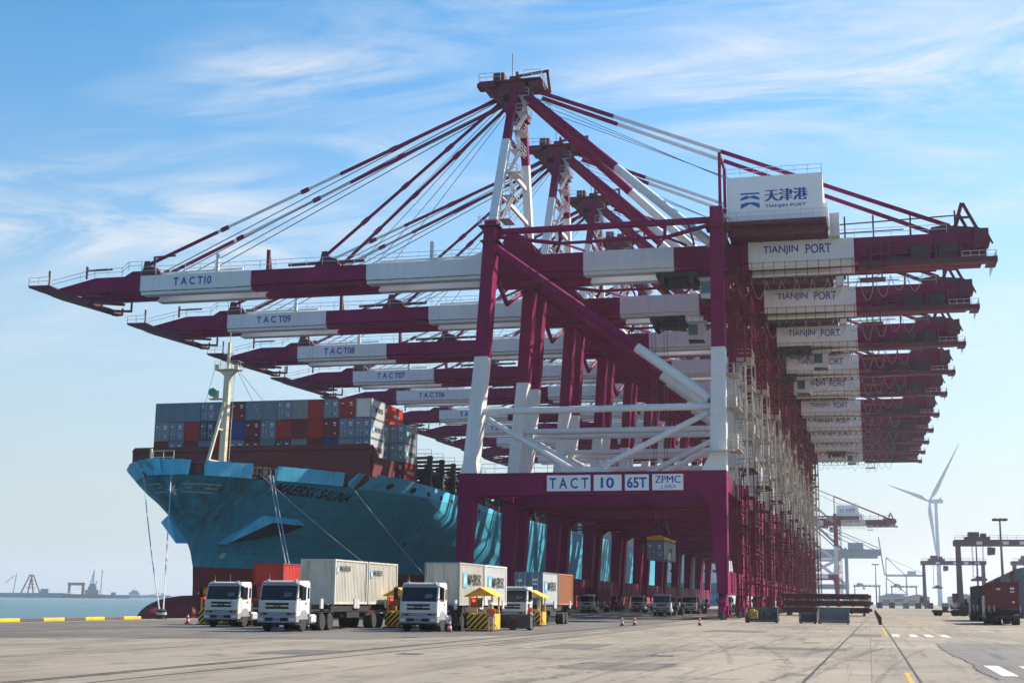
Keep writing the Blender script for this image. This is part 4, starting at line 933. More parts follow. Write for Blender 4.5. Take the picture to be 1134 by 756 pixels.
for ti, (row, dr, z) in enumerate(((TOP, TD, 28.03), (MID, MD, 25.1), (BOT, [0, 1, 0, 0, 0, 1, 1, 0, 1, 0, 0, 0, 0, 1], 22.17))):
    for k, colr in enumerate(row):
        x = -104.6+2.5*k+1.22; last = k == 13
        tn = ('top', 'middle', 'bottom')[ti]
        container(colr, 6.06, 2.88, (x, 188.6, z), f'{CN[colr]} container, {ORD[k]} from left in the {tn} row of the front ship stack', DG,
                  door=bool(dr[k]), side=('MAERSK', True, .75, 3.4, .35, 1.9) if last else None, lit_sidecol='white' if last else None)
for ti, (colr, z) in enumerate((('maroon', 19.55), ('slate', 22.45), ('slate', 25.35))):
    container(colr, 6.06, 2.86, (-68.9, 198.35, z), f'{CN[colr]} container at the right edge of the second ship stack, {("lowest", "middle", "topmost")[ti]} of three', DG, door=True,
              side=('HAMBURG SUD', False, .5, 3.2, .4, 1.5) if ti == 0 else ('MAERSK', True, .75, 3.4, .35, 1.9), logo=ti > 0, lit_sidecol='red' if ti == 0 else 'palegrey')
for k in range(2):
    for ti, z in enumerate((19.55, 22.45, 25.35, 28.25)):
        colr = (('lit_red' if ti == 3 else ('maroon', 'slate', 'grey')[ti]) if k == 0 else ('slate', 'maroon', 'slate', 'red')[ti])
        container(colr, 6.06, 2.86, (-71.4-2.5*k, 198.35, z), f'{CN[colr]} container {"second" if k == 0 else "third"} from right in the {("bottom", "second", "third", "top")[ti]} tier of the second ship stack', DG,
                  door=True, side=('HAMBURG SUD', False, .5, 3.0, .4, 1.5) if (ti == 3 and k == 0) else None, logo=False)

# mooring ropes -------------------------------------------------------------
def rope(a, b, label, sag=.6, r=.065):
    mb = MB(); a = Vector(a); b = Vector(b); pts = [a.lerp(b, i/14)-Vector((0, 0, sag*4*(i/14)*(1-i/14))) for i in range(15)]
    for p, q in zip(pts, pts[1:]): mb.tube(p, q, r, 5)
    o = mb.build('mooring_rope', paint('rope_pale', (.42, .42, .45), .8)); tag(o, label, 'rope', 'mooring ropes holding the ship')
B1, B2, B3 = (-61.2, 118.5, .7), (-61.2, 146.5, .7), (-61.2, 181, .7)
rope(on_hull(160.6, 17.4, -1, .1), (-61.35, 113.4, .75), 'pale rope hanging from the left fairlead of the bow to the quay bollard', .8)
rope(on_hull(158.65, 17.4, 1, .15), (-61.1, 113.6, .75), 'pale rope hanging from the middle of the bow past the star emblem', .8)
rope(on_hull(168.3, 17.8, 1, .1), (-61.2, 143.6, .7), 'left one of the twin steep ropes passing the anchor pod', .5)
rope(on_hull(168.7, 17.8, 1, .1), (-61.2, 144.6, .7), 'right one of the twin steep ropes passing the anchor pod', .5)
rope(on_hull(166.8, 17.9, 1, .1), (-61.2, 190, .7), 'long slanting rope crossing the hull below the ship name', .6, .055)
rope(on_hull(180.7, 17.9, 1, .1), (-61.2, 205, .7), 'shorter slanting rope from the fairlead right of the ship name', .5, .055)
def bollard(x, y, label):
    o = thing('mooring_bollard', (x, y, 0), label, 'bollard', 'mooring bollards on the quay edge')
    MB().lathe([(.5, 0), (.5, .06), (.28, .12), (.25, .5), (.42, .62), (.44, .75), (.3, .85), (.05, .88)], (0, 0, 0), 'z', 16).build('post', DARK, o, True)
    MB().lathe([(.32, .35), (.46, .38), (.46, .58), (.32, .6)], (0, 0, 0), 'z', 14).build('rope_eye', paint('rope_pale', (.42, .42, .45)), o)
bollard(-61.2, 113.5, 'dark bollard in the kerb gap holding the two bow ropes'); bollard(-61.2, 144.2, 'dark bollard below the anchor pod, holding the twin steep ropes')
bollard(-61.2, 190, 'dark bollard by the crane legs, holding the long slanting rope'); bollard(-61.2, 205, 'dark bollard holding the shorter slanting rope')

# ------------------------------------------------------------------ trucks
def wheel(parent, x, y, r=.52, w=.3, s=1):
    t_ = MB(); t_.lathe([(r*.55, -w/2), (r*.9, -w/2), (r, -w/2+.05), (r, w/2-.05), (r*.9, w/2), (r*.55, w/2)], (0, 0, 0), 'x', 24)
    t_ = t_.build('wheel', DUST, parent, True, (x, y, r))
    q = MB(); q.lathe([(.02, s*(w/2-.10)), (.14, s*(w/2-.02)), (.16, s*(w/2-.12)), (r*.42, s*(w/2-.13)), (r*.5, s*(w/2-.03)), (r*.53, s*(w/2-.14))], (0, 0, 0), 'x', 18)
    for i in range(8): a = i*math.pi/4; q.lathe([(.03, s*(w/2-.13)), (.03, s*(w/2-.08))], (0, math.cos(a)*.21, math.sin(a)*.21), 'x', 6)
    q.build('rim', RIM, t_)
def make_truck(trailer=12.6):
    o = thing('container_truck', (0, 0, 0), 'x', 'truck', 'white container trucks on the quay')
    cab = MB()
    bmx = bmesh.new(); prof = [(.10, .62), (.04, 1.0), (.02, 1.72), (.10, 1.80), (.34, 2.78), (.55, 2.98), (1.95, 3.02), (2.05, 2.9), (2.08, 1.0), (1.65, 1.0), (1.5, 1.18), (.75, 1.18), (.6, .95), (.55, .62)]
    k = len(prof); va = [bmx.verts.new((-1.22, y, z)) for y, z in prof]; vb = [bmx.verts.new((1.22, y, z)) for y, z in prof]
    bmx.faces.new(va); bmx.faces.new(vb[::-1])
    for i in range(k): bmx.faces.new((va[i], vb[i], vb[(i+1) % k], va[(i+1) % k]))
    bmesh.ops.bevel(bmx, geom=[e for e in bmx.edges], offset=.05, segments=2, affect='EDGES'); cab.bm(bmx)
    cab = cab.build('cab', TRW, o, True)
    def raked(x0, x1, za, zb, off, mb, mi=0):
        y_ = lambda z: .10+(z-1.80)*(.24/.98)-off
        mb.add([(x0, y_(za), za), (x1, y_(za), za), (x1, y_(zb), zb), (x0, y_(zb), zb), (x0, y_(za)+.03, za), (x1, y_(za)+.03, za), (x1, y_(zb)+.03, zb), (x0, y_(zb)+.03, zb)], [(0, 1, 2, 3), (0, 4, 5, 1), (3, 2, 6, 7), (0, 3, 7, 4), (1, 5, 6, 2)], mi)
    b = MB(); raked(-1.12, 1.12, 1.84, 2.72, .015, b); b.build('windscreen', GLASS, cab)
    b = MB(); raked(-1.12, -1.06, 1.84, 2.72, .03, b); raked(1.06, 1.12, 1.84, 2.72, .03, b); raked(.35, .85, 2.05, 2.3, .018, b, 1); b.build('windscreen_trim', [BLACK, paint('dash_paper', (.10, .11, .13), .5)], cab)
    b = MB(); b.bar((-.9, .05, 1.86), (.1, .14, 2.12), .03).bar((.0, .05, 1.86), (1.0, .14, 2.12), .03); b.build('wiper', BLACK, cab)
    b = MB(); b.cbox(-1.2, 1.2, -.03, .03, 1.12, 1.74, .02, 0)
    for z in (1.62, 1.40): b.box(-.74, .74, -.045, -.028, z-.065, z+.065, 1)
    b.box(-.74, .74, -.052, -.03, 1.49, 1.53, 0); b.box(-.22, .22, -.058, -.03, 1.46, 1.56, 1).box(-1.19, -.95, -.04, -.028, 1.2, 1.66, 0).box(.95, 1.19, -.04, -.028, 1.2, 1.66, 0)
    b.build('grille', [paint('cab_front_shaded_white', (.50, .50, .49), .45, var=.1, streak=.3, scale=1.5), BLACK], cab)  # panel is the truck white darkened to paint in the front's shade
    b = MB(); b.box(-.16, .16, -.062, -.055, 1.49, 1.53); b.build('badge', RAILM, cab)
    b = MB(); b.cbox(-1.24, 1.24, -.08, .5, .52, .98, .05, 0); b.box(-.74, -.24, -.095, -.07, .63, .82, 1).box(.24, .74, -.095, -.07, .63, .82, 1).box(-1.24, 1.24, -.06, .3, .40, .5, 1).box(-1.1, 1.1, -.02, .05, .985, 1.11, 1).prism([(-.7, .995), (.7, .995), (.55, 1.09), (-.55, 1.09)], 'y', -.045, -.02, 0)
    bp_ = b.build('bumper', [TRG, BLACK], o)
    MB().box(-.22, .22, -.10, -.09, .66, .80).build('number_plate', paint('plate_blue', (.10, .14, .30), .5), bp_)
    for x in (-1.0, 1.0):
        MB().cbox(x-.17, x+.17, -.10, -.07, .64, .80, .01).build('headlight', paint('lamp_lens', (.55, .55, .52), .15), bp_)
        MB().box(x-.14, x+.14, -.035, -.02, 1.0, 1.09).build('indicator', paint('indicator_orange', (.5, .10, .02), .3), cab)
    for s in (-1, 1):
        d = MB(); d.box(min(s*1.222, s*1.235), max(s*1.222, s*1.235), .45, 1.55, 1.22, 2.8); d = d.build('door', TRW, cab)
        w = MB(); xx = s*1.245; pts = [(.52, 1.85), (1.40, 1.85), (1.42, 2.65), (.68, 2.65)]
        w.prism(pts, 'x', min(s*1.236, xx), max(s*1.236, xx)); w.build('window', GLASS, d)
        MB().box(min(s*1.236, s*1.262), max(s*1.236, s*1.262), 1.3, 1.48, 1.62, 1.70).build('handle', BLACK, d)
        w = MB(); w.box(min(s*1.225, s*1.24), max(s*1.225, s*1.24), 1.66, 1.9, 1.95, 2.6); w.build('rear_window', GLASS, cab)
        m_ = MB(); m_.bar((s*1.2, .18, 2.75), (s*1.5, .0, 2.72), .05).bar((s*1.2, .12, 1.95), (s*1.5, .0, 2.0), .05).cbox(s*1.5-.13, s*1.5+.13, -.06, .05, 1.98, 2.70, .03); m_.build('mirror', BLACK, cab)
        f_ = MB(); f_.lathe([(.66, -.12), (.72, -.12), (.72, .12), (.66, .12)], (s*1.12, 1.13, .55), 'x', 20); f_.v = [v if v[2] > .72 else (v[0], v[1], .72) for v in f_.v]; f_.build('fender', TRG, o)
        st = MB(); st.box(s*1.15-.12, s*1.15+.12, .25, .62, .4, .5); st.build('step', DARK, o)
    b = MB(); b.cbox(-1.1, 1.1, -.02, .32, 2.80, 2.92, .03); b.v = [(x, y+.2, z) for x, y, z in b.v]; b.build('sun_visor', TRG, cab)
    b = MB(); b.tube((-.9, .8, 3.0), (-.9, .75, 3.4), .012, 4).tube((.2, .8, 3.0), (.2, .75, 3.5), .012, 4).box(-.95, -.8, .5, .6, 2.98, 3.08).box(.8, .95, .5, .6, 2.98, 3.08); b.build('aerial', RAILM, cab)
    b = MB(); b.box(-.45, -.3, .6, 6.2, .62, .9).box(.3, .45, .6, 6.2, .62, .9).box(-.5, .5, 4.2, 5.6, .9, 1.1).box(-1.1, 1.1, 2.2, 2.6, .7, 1.6).box(-.9, .9, .3, 2.3, .6, 1.0); b.build('chassis', CHAS, o)
    b = MB(); b.cbox(.7, 1.2, 2.3, 3.3, .45, 1.0, .1); b.build('fuel_tank', RAILM, o)
    MB().cbox(-1.2, -.7, 2.3, 3.3, .45, 1.0, .05).build('battery_box', CHAS, o)
    for y in (1.13,):
        for s in (-1, 1): wheel(o, s*1.08, y, .53, .30, s)
    for y in (4.2, 5.5):
        for s in (-1, 1): wheel(o, s*1.05, y, .53, .34, s); wheel(o, s*.70, y, .53, .30, s)
    for s in (-1, 1):
        b = MB(); b.prism([(3.6, 1.0), (3.75, 1.14), (5.95, 1.14), (6.1, 1.0), (6.0, 1.0), (5.9, 1.1), (3.8, 1.1), (3.7, 1.0)], 'x', min(s*.55, s*1.22), max(s*.55, s*1.22)); b.build('mudguard', CHAS, o)
    # skeleton trailer
    t_ = MB(); y0 = 3.6; y1 = y0+trailer
    for x in (-.5, .38): t_.box(x, x+.12, y0, y1, 1.18, 1.55)
    for y in (y0, y0+2.2, y0+6.1, y0+6.4, y0+9, y1-.3): t_.box(-1.2, 1.2, y, y+.28, 1.3, 1.57)
    for y in range(int(y0)+1, int(y1)): t_.box(-.38, .38, y, y+.1, 1.2, 1.5)
    t_.box(-1.18, -1.1, y0+2, y1-3.6, 1.15, 1.5).box(1.1, 1.18, y0+2, y1-3.6, 1.15, 1.5); t_.box(-1.15, 1.15, y0+4.9, y0+7.2, .75, 1.15)
    t_.bar((.9, y0+3.0, 1.2), (.9, y0+4.9, .8), .1)
    t_ = t_.build('trailer_frame', CHAS, o)
    for s in (-1, 1):
        b = MB(); b.box(s*.85-.07, s*.85+.07, y0+2.9, y0+3.04, .12, 1.3).box(s*.85-.2, s*.85+.2, y0+2.8, y0+3.15, .08, .14); b.build('landing_leg', CHAS, t_)
        for y in (y0+.15, y0+6.0, y0+6.5, y1-.4): MB().box(min(s*1.2, s*1.3), max(s*1.2, s*1.3), y-.12, y+.3, 1.35, 1.95).build('corner_guide', RAILM, t_)
    for y in (y1-2.6, y1-1.3):
        for s in (-1, 1): wheel(o, s*1.05, y, .5, .34, s); wheel(o, s*.70, y, .5, .30, s)
    b = MB(); b.box(-1.15, 1.15, y1+.0, y1+.06, .7, .95).box(-1.1, -.8, y1+.06, y1+.09, 1.2, 1.4).box(.8, 1.1, y1+.06, y1+.09, 1.2, 1.4); b.build('rear_bar', CHAS, t_)
    return o
tk = make_truck(); tk.location = (-33.86, 77.5, 0); tk['label'] = 'white truck with two rusty cream containers, second from the left and nearest the camera'
GT = 'white container trucks on the quay'
t1 = dup(tk, (-40.95, 86.0, 0), 'leftmost white truck, carrying a short red container'); t3 = dup(tk, (-27.1, 82.8, 0), 'white truck with two lettered containers beside the yellow booth and cone')
t4 = dup(tk, (-25.6, 104, 0), 'white truck behind the booth, carrying a white and an orange container')
LG = 'containers carried on the trucks'
container('cream', 6.06, 2.88, (-34.6+.0, 84.6, 1.6), 'rusty cream container at the front of the second truck from left', LG, False, ('MAERSK', True, .36, 2.0, .74, .85), rz=0)
container('cream', 6.06, 2.88, (-34.6, 90.9, 1.6), 'rusty cream container at the rear of the second truck from left', LG, False, ('MAERSK ', True, .36, 1.9, .68, .9))
container('palegrey', 6.06, 2.80, (-27.3, 88.3, 1.6), 'stained container with shade-grey frame at the front of the truck by the yellow booth', LG, False, ('MAERSK', True, .75, 3.4, .48, 1.9), lit_sidecol='cream')
container('white', 6.06, 2.80, (-27.3, 94.6, 1.6), 'whitish container at the rear of the truck by the yellow booth', LG, False, ('MAERSK', True, .75, 3.4, .44, 1.9))
container('red', 6.06, 2.88, (-42.9, 95.3, 1.6), 'red corrugated container on the leftmost truck', LG, False, None, lit_sidecol='lit_red')
container('slate', 6.06, 2.72, (-27.6, 113.8, 1.6), 'white-sided container with dark blue door end on the truck behind the booth', LG, True, ('MAERSK', True, .75, 3.4, .44, 1.9), lit_sidecol='white')
container('orange', 6.06, 2.72, (-27.6, 120.1, 1.6), 'orange container at the rear of the truck behind the booth', LG, False)
# shift tractors so that they sit under their loads
tk.location.x = -34.2; t1.location.x = -42.0; t3.location.x = -27.1; t4.location.x = -26.6
far_tr = [((-46.2, 232, 0), 'maroon', 'distant white truck with a maroon container, in the shade beside the seaward legs'), ((-42.1, 260, 0), None, 'distant empty truck deep under the portals, left of the bluish one'), ((-28.3, 196, 0), None, 'bluish white truck facing the camera under the hanging slate container'),
          ((-29.0, 233, 0), None, 'white truck just right of the bluish one under the portals'), ((-26.0, 262, 0), None, 'dusty truck at the right end of the trucks under the portals'), ((-39.5, 305, 0), None, 'tiny truck far back between the crane legs'), ((-22.5, 300, 0), 'maroon', 'tiny truck far back near the landside crane legs')]
for loc, cc_, lab in far_tr:
    dup(tk, loc, lab)
    if cc_: container(cc_, 12.2, 2.6, (loc[0], loc[1]+3.8, 1.6), lab.split(' truck')[0].replace('white', 'maroon')+' container on the truck '+('beside the seaward legs' if loc[0] < -30 else 'near the landside legs'), LG, False)

# ------------------------------------------------------------------ checker booths, people, cones, bins
def stripes_panel(mb, x0, x1, y, z0, z1, n=7):
    """diagonal yellow/black stripes on an XZ panel, clipped to the panel"""
    w = x1-x0; h_ = z1-z0
    mb.box(x0, x1, y, y+.04, z0, z1, 0)
    st = (w+h_)/n
    for i in range(n):
        a = x0-h_+i*st; poly = [(a, z0), (a+st*.5, z0), (a+st*.5+h_, z1), (a+h_, z1)]
        def clip(poly, k, lim, sg):
            out = []
            for p, q in zip(poly, poly[1:]+poly[:1]):
                ip, iq = sg*(p[k]-lim) <= 0, sg*(q[k]-lim) <= 0
                if ip: out.append(p)
                if ip != iq:
                    t_ = (lim-p[k])/(q[k]-p[k]); out.append((p[0]+(q[0]-p[0])*t_, p[1]+(q[1]-p[1])*t_))
            return out
        poly = clip(clip(poly, 0, x0, -1), 0, x1, 1)
        if len(poly) > 2: mb.add([(x, y-.004, z) for x, z in poly], [tuple(range(len(poly)))], 1)
def make_booth():
    o = thing('checker_booth', (0, 0, 0), 'x', 'booth', 'yellow checker booths beside the trucks')
    b = MB()
    for x in (-.75, .75):
        for y in (-.85, .85): b.box(x-.05, x+.05, y-.05, y+.05, .1, 2.25)
    b.box(-.8, .8, -.9, .9, .08, .16).box(-.75, .75, -.88, -.82, 1.12, 1.2); b.build('frame', YEL, o)
    b = MB(); b.prism([(-1.05, 2.22), (0, 2.78), (1.05, 2.22), (1.05, 2.17), (0, 2.70), (-1.05, 2.17)], 'y', -1.15, 1.15).prism([(-.9, 2.23), (.9, 2.23), (0, 2.68)], 'y', -.92, -.87); b.build('roof', YEL, o)
    b = MB(); stripes_panel(b, -.9, .78, -.97, .15, 1.08); pp = b.build('striped_panel', [YEL, BLACK], o)
    b = MB(); b.box(.8, .86, -.5, .85, .12, 1.1).box(-.86, -.8, -.85, .85, .12, 1.1); b.build('side_panel', YEL, o)
    b = MB(); b.box(-.5, -.15, -.80, -.6, 1.62, 2.0, 0).box(-.68, .1, -.84, -.8, 1.5, 2.1, 0); b.build('control_box', paint('booth_brown', (.16, .07, .02), .6), o)
    MB().lathe([(.02, 0), (.10, .02), (.10, .12), (.02, .14)], (-.45, -.93, 1.86), 'z', 10).build('red_signal', RED, o)
    b = MB(); b.box(.15, .55, -.5, -.2, .16, 1.3).box(.2, .5, .2, .4, 1.3, 2.0); b.build('locker', FARW, o)
    b = MB(); b.bar((.7, -.9, .95), (1.15, -1.1, .2), .05).bar((-.9, -.95, 1.0), (-1.1, -.95, 1.5), .05).box(-1.0, 1.0, -1.05, 1.05, 0.0, .08); b.build('skid', DARK, o)
    return o
bt = make_booth(); bt.location = (-24.3, 88.0, 0); bt['label'] = 'yellow booth with striped base in front of the lettered containers, a worker beside it'
dup(bt, (-25.7, 107.6, 0), 'yellow booth behind the grey bins, before the white container truck'); dup(bt, (-32.1, 94.3, 0), 'yellow booth half hidden behind the left side of the third truck'); dup(bt, (-46.7, 94.8, 0), 'leftmost yellow booth, beside the left truck and red hull')
def person(loc, rz, label, trousers, arm=0):
    o = thing('person', loc, label, 'person', None, rz)
    J = {'pel': (0, 0, .92, .15, .11), 'sp': (0, .0, 1.16, .145, .10), 'ch': (0, .01, 1.36, .17, .11), 'nk': (0, 0, 1.50, .055, .055), 'hd': (0, -.02, 1.60, .085, .095), 'hd2': (0, -.02, 1.70, .075, .085),
         'lh': (-.10, 0, .86, .09, .09), 'lk': (-.12, -.02, .48, .065, .065), 'la': (-.13, .02, .10, .045, .045), 'lt': (-.14, -.13, .05, .04, .035), 'rh': (.10, 0, .86, .09, .09), 'rk': (.13, -.04, .48, .065, .065), 'ra': (.15, .03, .10, .045, .045), 'rt': (.16, -.12, .05, .04, .035),
         'ls': (-.20, 0, 1.40, .06, .06), 'le': (-.26, .03, 1.13, .045, .045), 'lw': (-.22, -.12, .92, .032, .032), 'rs': (.20, 0, 1.40, .06, .06), 're': (.26, .02, 1.13, .045, .045), 'rw': (.20, -.18, 1.02, .032, .032)}
    for sd_, w in (('l', 'lw'), ('r', 'rw')):
        x, y, z = J[w][:3]; J[sd_+'p'] = (x, y-.04, z-.06, .03, .018)
        for i in range(4): J[f'{sd_}f{i}'] = (x+(i-1.5)*.022, y-.06, z-.115-(.012 if i in (1, 2) else 0), .010, .010); J[f'{sd_}g{i}'] = (x+(i-1.5)*.022, y-.085, z-.14-(.012 if i in (1, 2) else 0), .009, .009)
        J[sd_+'th'] = (x+(.04 if sd_ == 'l' else -.04), y-.07, z-.075, .011, .011)
    Eg = [('pel', 'sp'), ('sp', 'ch'), ('ch', 'nk'), ('nk', 'hd'), ('hd', 'hd2'), ('pel', 'lh'), ('lh', 'lk'), ('lk', 'la'), ('la', 'lt'), ('pel', 'rh'), ('rh', 'rk'), ('rk', 'ra'), ('ra', 'rt'), ('ch', 'ls'), ('ls', 'le'), ('le', 'lw'), ('ch', 'rs'), ('rs', 're'), ('re', 'rw')]
    for s in 'lr':
        Eg += [(s+'w', s+'p'), (s+'p', s+'th')]
        for i in range(4): Eg += [(s+'p', f'{s}f{i}'), (f'{s}f{i}', f'{s}g{i}')]
    def skin(name, keys, edges, mats, grow=0):
        idx = {k: i for i, k in enumerate(keys)}; me = bpy.data.meshes.new(name); me.from_pydata([J[k][:3] for k in keys], [(idx[a], idx[b]) for a, b in edges], [])
        ob = bpy.data.objects.new(name, me); COL.objects.link(ob); ob.parent = o; me.materials.append(mats)
        ob.modifiers.new('skin', 'SKIN')
        for k, v in zip(keys, me.skin_vertices[0].data): v.radius = (J[k][3]+grow, J[k][4]+grow)
        me.skin_vertices[0].data[0].use_root = True
        s_ = ob.modifiers.new('sub', 'SUBSURF'); s_.levels = 1; s_.render_levels = 2; ob.modifiers['skin'].use_smooth_shade = True; return ob
    body = skin('body', list(J), Eg, SKIN)
    V = ['pel', 'sp', 'ch', 'ls', 'le', 'rs', 're']; skin('orange_vest', V, [('pel', 'sp'), ('sp', 'ch'), ('ch', 'ls'), ('ls', 'le'), ('ch', 'rs'), ('rs', 're')], VEST, .02)
    T = ['pel', 'lh', 'lk', 'la', 'rh', 'rk', 'ra']; skin('trousers', T, [('pel', 'lh'), ('lh', 'lk'), ('lk', 'la'), ('pel', 'rh'), ('rh', 'rk'), ('rk', 'ra')], trousers, .018)
    MB().lathe([(.125, 0), (.125, .02), (.108, .05), (.085, .10), (.04, .125), (.01, .13)], (0, -.02, 1.70), 'z', 14).box(-.08, .08, -.19, -.1, 1.70, 1.715).build('hard_hat', REFL, o, True)
    b = MB(); b.box(-.045, -.02, -.112, -.10, 1.645, 1.66).box(.02, .045, -.112, -.10, 1.645, 1.66).box(-.03, .03, -.112, -.10, 1.575, 1.583); b.build('face_features', BLACK, o)
    MB().prism([(-.015, 1.60), (.015, 1.60), (0, 1.64)], 'y', -.14, -.1).build('nose', SKIN, o)
person((-23.3, 86.0, 0), R(15), 'worker in an orange vest and pale trousers standing beside the near yellow booth', CLOTH)
person((-25.3, 104.6, 0), R(-20), 'worker in an orange vest standing behind the grey bins at the far booth', DCLOTH)
def cone(loc, label):
    o = thing('traffic_cone', loc, label, 'cone', 'traffic cones on the quay')
    MB().box(-.2, .2, -.2, .2, 0, .05).build('base', BLACK, o)
    MB().lathe([(.16, .05), (.13, .24), (.10, .42), (.06, .62), (.035, .74), (.02, .75)], (0, 0, 0), 'z', 16).build('body', CONE, o, True)
    MB().lathe([(.139, .22), (.112, .38), (.111, .38), (.138, .22)], (0, 0, 0), 'z', 16).lathe([(.085, .52), (.062, .64), (.061, .64), (.084, .52)], (0, 0, 0), 'z', 16).build('reflective_band', REFL, o); return o
cn = cone((-48.9, 94.7, 0), 'lone dark red cone left of the leftmost truck')
dup(cn, (-25.3, 83.6, 0), 'red and white cone between the third truck and the booth')
dup(cn, (-19.7, 113.9, 0), 'left one of the two cones standing together on open concrete'); dup(cn, (-19.15, 116.9, 0), 'right one of the two cones standing together on open concrete'); dup(cn, (-14.25, 121.7, 0), 'single cone in front of the landside crane leg')
def crate(loc, sx, sy_, h_, label, mat, fill=None, group='steel crates and bins on the quay', solid=False):
    o = thing('steel_crate', loc, label, 'crate', group); b = MB(); x, y = sx/2, sy_/2
    for a in (-x, x-.08):
        for c_ in (-y, y-.08): b.box(a, a+.08, c_, c_+.08, .1, h_)
    for z in (.1, h_-.08): b.box(-x, x, -y, -y+.08, z, z+.08).box(-x, x, y-.08, y, z, z+.08).box(-x, -x+.08, -y, y, z, z+.08).box(x-.08, x, -y, y, z, z+.08)
    n = 2 if sx > 1.6 else 1
    for i in range(n):
        a, c_ = -x+i*sx/n, -x+(i+1)*sx/n; b.bar((a, -y+.03, .15), (c_, -y+.03, h_-.05), .06); b.bar((c_, -y+.03, .15), (a, -y+.03, h_-.05), .06)
        if i: b.box(a-.04, a+.04, -y, -y+.08, .1, h_)
    for k in range(3): b.box(-x+.1, -x+.25, -y+.1, y-.1, 0, .1) if k == 0 else b.box(x-.25, x-.1, -y+.1, y-.1, 0, .1)
    b.build('frame', mat, o)
    b = MB(); ins = .04; b.box(-x+ins+.05, x-ins-.05, -y+.1, y-.1, .12, .18).box(-x+.09, x-.09, -y+.085, -y+.1, .2, h_-.1 if solid else .42).box(-x+.085, -x+.1, -y+.1, y-.1, .2, h_-.1).box(x-.1, x-.085, -y+.1, y-.1, .2, h_-.1).box(-x+.1, x-.1, y-.1, y-.085, .2, h_-.1); b.build('side_panel', mat, o)
    if fill:
        b = MB(); r_ = random.Random(int(sx*100))
        for i in range(6): a = r_.uniform(-x+.3, -.3); c_ = r_.uniform(-y+.3, y-.3); b.cbox(a-.25, a+.25, c_-.25, c_+.25, .2, h_-r_.uniform(.15, .6), .05)
        b.build('contents', fill, o)
    return o
crate((-10.4, 142, 0), 3.2, 2.4, 1.55, 'open steel crate with a yellow load beside the nearest landside crane leg', STEEL, YEL)
crate((-5.9, 141.6, 0), 1.7, 1.4, 1.1, 'small dark crate to the left of the wide grey crate', STEEL)
crate((-3.4, 140.6, 0), 3.0, 2.2, 1.6, 'wide grey steel crate in front of the stacked hatch covers', paint('crate_grey', (.16, .17, .18), .6, var=.2))
crate((-24.3, 93.4, 0), 1.5, 1.2, 1.0, 'left grey bin of the pair beside the far yellow booth', STEEL, CONT['maroon'], solid=True)
crate((-22.9, 92.4, 0), 1.55, 1.2, 1.05, 'right grey bin of the pair, heaped with dark scrap', STEEL, BRK, solid=True)
o = thing('green_bin', (-38.6, 86.6, 0), 'green bin on the ground between the two left trucks', 'bin'); MB().column([(.05, -.42, .42, -.35, .35), (.62, -.48, .48, -.4, .4)], (0,)).build('body', GREENBIN, o); MB().box(-.5, .5, -.42, .42, .62, .68).build('lid', GREENBIN, o)
o = thing('work_stand', (-31.0, 96.2, 0), 'slim upright pole standing beside the rear of the rusty container truck', 'pole'); MB().tube((0, 0, 0), (0, 0, 2.9), .05, 8).build('post', RAILM, o); MB().box(-.2, .2, -.2, .2, 0, .06).build('base', DARK, o)
# low bollards along the road edge
bo = thing('road_bollard', (1.0, 140, 0), 'x', 'bollard', 'black bollards in a file along the road line'); MB().lathe([(.22, 0), (.22, .06), (.13, .08), (.13, .70), (.10, .75), (.02, .77)], (0, 0, 0), 'z', 12).build('post', BLACK, bo, True); MB().lathe([(.135, .45), (.135, .58), (.131, .58), (.131, .45)], (0, 0, 0), 'z', 12).build('reflective_band', STEEL, bo)
for i, y in enumerate((140, 155, 172, 193, 218, 250, 290)):
    lab = f'black bollard along the road line, {ORD[i]} of the file counting from the camera'
    if i == 0: bo['label'] = lab
    else: dup(bo, (1.0+.02*i, y, 0), lab)
# stacked hatch covers
for i, (z, dx) in enumerate(((.35, 0), (1.45, .2), (2.55, -.1))):
    o = thing('hatch_cover', (-6.8+dx, 231, z), f'long maroon hatch cover, {("lowest", "middle", "topmost")[i]} of the stack of three', 'hatch cover', 'hatch covers stacked on the quay')
    b = MB(); b.cbox(-6.9, 6.9, -.2, 11, .55, .95, .06); 
    for x in range(-6, 7, 2): b.box(x-.12, x+.12, .05, 10.8, .0, .55)
    b.box(-6.8, 6.8, -.12, .0, .1, .55); b.build('panel', HATCH, o)
    for x in (-6.6, -2, 2, 6.6): MB().box(x-.3, x+.3, -.35, -.2, .3, .7).build('lug', MDARK, o)
    for y in (1, 5, 9): MB().box(6.9, 7.25, y, y+.5, .35, .8).build('lug', MDARK, o)
o = thing('timber_bearer', (-6.8, 231, 0), 'timber bearers under the stack of hatch covers', 'timber'); b = MB()
for x in (-6, -2, 2, 6): b.box(x-.2, x+.2, 0, 10.5, 0, .34)
b.build('beam', paint('old_timber', (.10, .07, .05), .9), o)

# ------------------------------------------------------------------ container yard on the right
def yard_truck(loc, rz, label, colour=None):
    return dup(tk, loc, label, rz=rz)
yt = [((13.55, 166, 0), 'truck on the right road seen from behind, with a maroon container', 'maroon'), ((14.0, 195, 0), 'dark truck behind the maroon container truck on the right road', 'green')]
for (x, y, z), lab, cc_ in yt:
    dup(tk, (x, y, 0), lab, rz=math.pi)
    container(cc_, 12.2, 2.7, (x, y-16.1, 1.6), f'{CN[cc_]} container on the '+('nearer' if cc_ == 'maroon' else 'farther')+' truck of the right road', LG, False if cc_ == 'green' else True, lit_sidecol=None)
fl = dup(tk, (10.6, 258, 0), 'empty dark flatbed trailer parked before the far yard gantry', rz=R(-78), group='trailers in the yard', skip=('cab', 'bumper', 'fender', 'step', 'fuel_tank', 'battery_box'))
fl.name = 'flatbed_trailer'; fl['category'] = 'trailer'
